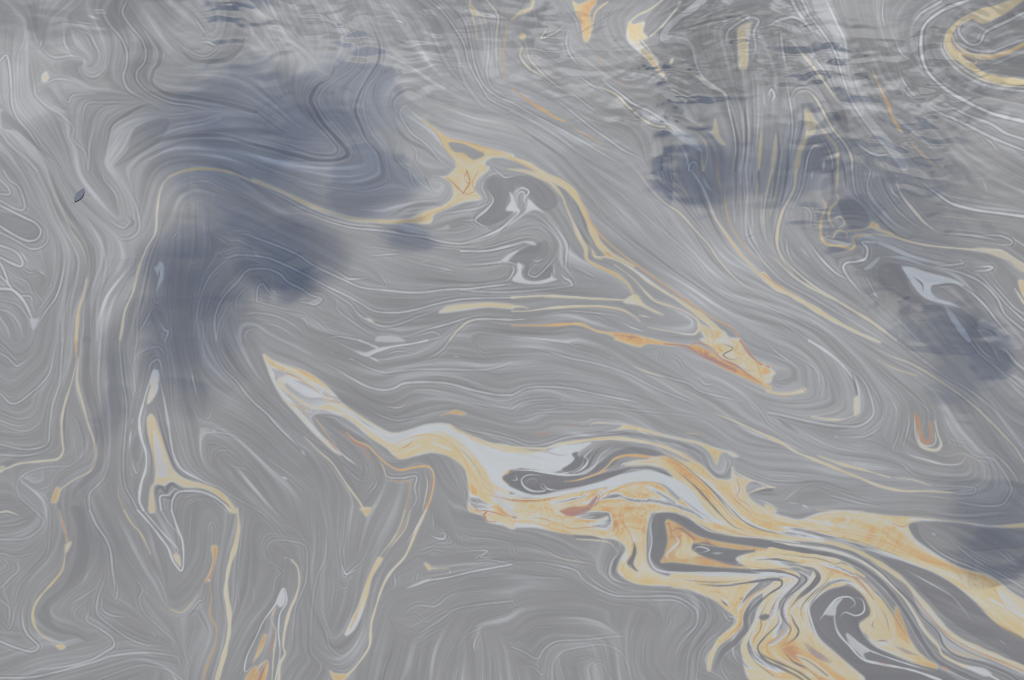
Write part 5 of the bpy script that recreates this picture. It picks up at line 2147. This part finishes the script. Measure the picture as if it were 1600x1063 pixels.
# ---------------------------------------------------------------- the film, and every streak in it one can point to
LABELS = {
    'main': ('oil_streak', 'oil streak', 'amber and cream oil streaks on the water', 'broad cream and amber oil streak with a white core crossing the lower right half'),
    'long': ('oil_streak', 'oil streak', 'amber and cream oil streaks on the water', 'braided amber oil streak running from the star shaped knot down to a blunt orange tip'),
    'long2': ('oil_streak', 'oil streak', 'amber and cream oil streaks on the water', 'thin cream thread with a small forked end just above the rust orange streak'),
    'belt': ('oil_streak', 'oil streak', 'amber and cream oil streaks on the water', 'amber streak curving under the large blue reflection into a star shaped knot'),
    'rust': ('oil_streak', 'oil streak', 'amber and cream oil streaks on the water', 'rust orange streak along the underside of the braided amber streak'),
    'hook': ('oil_streak', 'oil streak', 'amber and cream oil streaks on the water', 'amber and cream streak bent like a hook in the upper right corner'),
    'bar': ('oil_streak', 'oil streak', 'amber and cream oil streaks on the water', 'short upright cream bar among the ripples near the upper edge'),
    'gold': ('oil_streak', 'oil streak', 'amber and cream oil streaks on the water', 'golden patch with a pointed tail among the ripples left of the upright cream bar'),
    'topsmear': ('oil_streak', 'oil streak', 'amber and cream oil streaks on the water', 'pale orange smear touching the upper edge left of the golden patch'),
    'smear': ('oil_streak', 'oil streak', 'amber and cream oil streaks on the water', 'faint orange ribbon hanging straight down from the upper edge'),
    'thread': ('oil_streak', 'oil streak', 'amber and cream oil streaks on the water', 'short amber thread at the upper edge left of the faint orange ribbon'),
    'othread': ('oil_streak', 'oil streak', 'amber and cream oil streaks on the water', 'thin orange line sloping down to the right above the star shaped knot'),
    'short': ('oil_streak', 'oil streak', 'amber and cream oil streaks on the water', 'short thin orange dash crossing dark ripples left of the hooked streak'),
    'kite': ('oil_streak', 'oil streak', 'amber and cream oil streaks on the water', 'small olive gold spike inside the right hand blue reflection'),
    'yellow': ('oil_streak', 'oil streak', 'amber and cream oil streaks on the water', 'long yellow streak sloping between grey lines right of the braided amber streak'),
    'cell': ('oil_streak', 'oil streak', 'amber and cream oil streaks on the water', 'curled amber cell with a pale tail running to the right edge'),
    'rightedge': ('oil_streak', 'oil streak', 'amber and cream oil streaks on the water', 'small orange fleck cut off by the right edge beside the white arrow shaped patch'),
    'dot': ('oil_streak', 'oil streak', 'amber and cream oil streaks on the water', 'tiny amber dot alone on pale grey film in the upper left'),
    'leftthread': ('oil_streak', 'oil streak', 'amber and cream oil streaks on the water', 'thin amber thread winding down the left side to a small orange knob'),
    'lefthook': ('oil_streak', 'oil streak', 'amber and cream oil streaks on the water', 'cream thread that turns sharply to the left edge beside the winding amber thread'),
    'stem': ('oil_streak', 'oil streak', 'amber and cream oil streaks on the water', 'orange and cream stem curving down to a small point in the lower left'),
    'slim': ('oil_streak', 'oil streak', 'amber and cream oil streaks on the water', 'short faint yellow thread left of the leaf shaped streak'),
    'leaf': ('oil_streak', 'oil streak', 'amber and cream oil streaks on the water', 'tall leaf shaped cream streak with pale rims and a long arm reaching the bottom edge'),
    'pink': ('oil_streak', 'oil streak', 'amber and cream oil streaks on the water', 'orange thread beside the long cream arm of the leaf shaped streak'),
    'hairpin': ('oil_streak', 'oil streak', 'amber and cream oil streaks on the water', 'thin cream thread hooked at its upper end beside the flame shaped streak'),
    'flame': ('oil_streak', 'oil streak', 'amber and cream oil streaks on the water', 'flame shaped orange streak with white outlines at the bottom edge'),
    'club': ('oil_streak', 'oil streak', 'amber and cream oil streaks on the water', 'slanted club shaped cream and orange streak with a rounded lower end'),
    'clubline': ('oil_streak', 'oil streak', 'amber and cream oil streaks on the water', 'long thin cream line running beside the club shaped streak to the bottom edge'),
    'longthread': ('oil_streak', 'oil streak', 'amber and cream oil streaks on the water', 'thin cream thread ending in a small yellow triangle left of the red edged curl'),
    'curl': ('oil_streak', 'oil streak', 'amber and cream oil streaks on the water', 'thin red edged curl of oil tucked under the pointed head of the broad streak'),
    'lens': ('oil_streak', 'oil streak', 'amber and cream oil streaks on the water', 'slim cream lens between long white lines in the middle of the film'),
    'tip': ('oil_streak', 'oil streak', 'amber and cream oil streaks on the water', 'tiny orange fleck on grey film just above the white core of the broad streak'),
    'branch': ('oil_streak', 'oil streak', 'amber and cream oil streaks on the water', 'narrow cream branch lying just above the broad streak with a hooked right end'),
    'fork': ('oil_streak', 'oil streak', 'amber and cream oil streaks on the water', 'forked amber spur with violet veins rising from the upper edge of the broad streak'),
    'drip': ('oil_streak', 'oil streak', 'amber and cream oil streaks on the water', 'small cream drop with a red tip below the blunt orange tip'),
    'vee': ('oil_streak', 'oil streak', 'amber and cream oil streaks on the water', 'white and cream hook shaped line bending round under grey lines on the right'),
    'pair': ('oil_streak', 'oil streak', 'amber and cream oil streaks on the water', 'two long parallel cream threads sloping above the broad streak on the right'),
    'ring': ('oil_streak', 'oil streak', 'amber and cream oil streaks on the water', 'U shaped cream ring with a red middle near the right edge'),
    'amberbit': ('oil_streak', 'oil streak', 'amber and cream oil streaks on the water', 'short faint amber thread above the U shaped ring'),
    'cellcore': ('oil_streak', 'oil streak', 'amber and cream oil streaks on the water', 'orange and yellow core inside the dark wedge within the broad streak'),
    'lowerband': ('oil_streak', 'oil streak', 'amber and cream oil streaks on the water', 'curved amber and cream band between dark bands in the lower right corner'),
    'swirl': ('oil_streak', 'oil streak', 'amber and cream oil streaks on the water', 'cream and amber folds wrapped round the dark swirl at the lower right'),
    'nib': ('oil_streak', 'oil streak', 'amber and cream oil streaks on the water', 'tiny yellow fleck with a thin tail right of the long thin cream line'),
    'wisp': ('oil_patch', 'oil patch', 'white oil patches on the water', 'small ragged white wisp on the dark blue reflection at the left'),
    'spear': ('oil_patch', 'oil patch', 'white oil patches on the water', 'white spear point at the left end of the right hand blue reflection'),
    'loop': ('oil_patch', 'oil patch', 'white oil patches on the water', 'white looped lines round the dark pool left of the braided amber streak'),
    'whitepatch': ('oil_patch', 'oil patch', 'white oil patches on the water', 'white arrow shaped patch among grey folds near the right edge'),
    'feather': ('oil_patch', 'oil patch', 'white oil patches on the water', 'white feathered streak above the pointed head of the broad streak'),
    'eye': ('oil_patch', 'oil patch', 'white oil patches on the water', 'white spiral inside the dark swirl at the lower right'),
}

ii = (np.arange(FH - 1)[:, None] * FW + np.arange(FW - 1)[None, :])
QUADS = np.stack([ii + FW, ii + FW + 1, ii + 1, ii], -1)          # faces look up
FL = L[:-1, :-1]
FT = H[:-1, :-1]
rest = FL < 0


def pieces(mask):
    """the separate pieces of a set of cells, largest first"""
    ys, xs = np.nonzero(mask)
    todo = {(int(y), int(x)) for y, x in zip(ys, xs)}
    res = []
    while todo:
        s0 = todo.pop(); stack = [s0]; got = [s0]
        while stack:
            y, x = stack.pop()
            for dy in (-1, 0, 1):
                for dx in (-1, 0, 1):
                    q = (y + dy, x + dx)
                    if q in todo:
                        todo.remove(q); stack.append(q); got.append(q)
        res.append(np.array(got))
    return sorted(res, key=len, reverse=True)


for k, tag in enumerate(TAGS):
    sel = FL == k
    n = int(sel.sum())
    if n < 12 or tag not in LABELS:
        rest |= sel; continue
    name, cat, group, label = LABELS[tag]
    left = sel.copy(); parts = []
    if n > 900:
        for nm, m in (('pale_core', sel & (FT < .60)), ('rust_vein', sel & (FT > .80))):
            for p in pieces(m):
                if len(p) >= 60:
                    parts.append((nm, p)); left[p[:, 0], p[:, 1]] = False
    ps = pieces(left)
    root_p = ps[0] if ps else parts.pop(0)[1]
    for p in ps[1:]:
        if len(p) >= 40: parts.append(('strand', p))
        else: rest[p[:, 0], p[:, 1]] = True
    root = bpy.data.objects.new(name, sheet_mesh(name, QUADS[root_p[:, 0], root_p[:, 1]], FILM.m)); COL.objects.link(root)
    setp(root, label, cat, group)
    for nm, p in parts:
        o = bpy.data.objects.new(nm, sheet_mesh(nm, QUADS[p[:, 0], p[:, 1]], FILM.m)); COL.objects.link(o)
        o.parent = root
film = bpy.data.objects.new('oil_film', sheet_mesh('oil_film', QUADS[rest], FILM.m)); COL.objects.link(film)
setp(film, 'thin grey marbled oil film with pale hairlines spread over the water', None, None, 'stuff')

# ---------------------------------------------------------------- the one scrap of debris afloat
def blade(name, L_, W_, mat, lift):
    vs_, fs = [], []
    n = 12
    for i in range(n + 1):
        s = i / n
        w = W_ * (math.sin(math.pi * min(1, s * .96 + .03)) ** .7) * (1 - .25 * s)
        x = (s - .5) * L_
        zc_ = lift * (.3 + 1.1 * s * s)
        for j, (fy, up) in enumerate(((-1, .35), (-.55, .1), (0, -.1), (.55, .1), (1, .35))):
            vs_.append((x, fy * w * .5, zc_ + up * lift))
    for i in range(n):
        for j in range(4):
            a = i * 5 + j
            fs.append((a, a + 5, a + 6, a + 1))
    me = bpy.data.meshes.new(name); me.from_pydata(vs_, [], fs); me.update(); me.shade_smooth(); me.materials.append(mat)
    o = bpy.data.objects.new(name, me); COL.objects.link(o)
    so = o.modifiers.new('thickness', 'SOLIDIFY'); so.thickness = .0012
    return o


LEAF = Mat('wet_leaf')
b = LEAF.n('ShaderNodeBsdfPrincipled'); b.inputs['Roughness'].default_value = .7; b.inputs['Specular IOR Level'].default_value = .2
tl = LEAF.n('ShaderNodeTexCoord'); nl = LEAF.n('ShaderNodeTexNoise'); nl.inputs['Scale'].default_value = 160; nl.inputs['Detail'].default_value = 4
LEAF.l(tl.outputs['Object'], nl.inputs['Vector'])
cl = LEAF.n('ShaderNodeValToRGB'); cl.color_ramp.elements[0].color = (.10, .115, .15, 1); cl.color_ramp.elements[1].color = (.15, .17, .215, 1)
LEAF.l(nl.outputs['Fac'], cl.inputs[0]); LEAF.l(cl.outputs[0], b.inputs['Base Color']); LEAF.l(b.outputs[0], LEAF.out.inputs[0])
x0, y0 = ground(118, 315); x1, y1 = ground(131, 296)
ln = math.hypot(x1 - x0, y1 - y0)
leaf = blade('floating_leaf', ln, ln * .42, LEAF.m, .0014)
leaf.location = ((x0 + x1) / 2, (y0 + y1) / 2, .0016)
leaf.rotation_euler = (0, 0, math.atan2(y1 - y0, x1 - x0))
setp(leaf, 'small dark curled leaf floating on the pale grey film at the left', 'leaf')
rib = []
stem = bpy.data.meshes.new('stem')
sv, sf = [], []
for i in range(7):
    s = i / 6
    for a in range(5):
        t = 2 * math.pi * a / 5; r = .0009 * (1 - .4 * s)
        sv.append((-ln * .46 - s * ln * .2, r * math.cos(t) + s * s * .003, .0012 + r * math.sin(t)))
for i in range(6):
    for a in range(5):
        sf.append((i * 5 + a, i * 5 + (a + 1) % 5, i * 5 + 5 + (a + 1) % 5, i * 5 + 5 + a))
stem.from_pydata(sv, [], sf); stem.update(); stem.materials.append(LEAF.m)
so = bpy.data.objects.new('stem', stem); COL.objects.link(so); so.parent = leaf
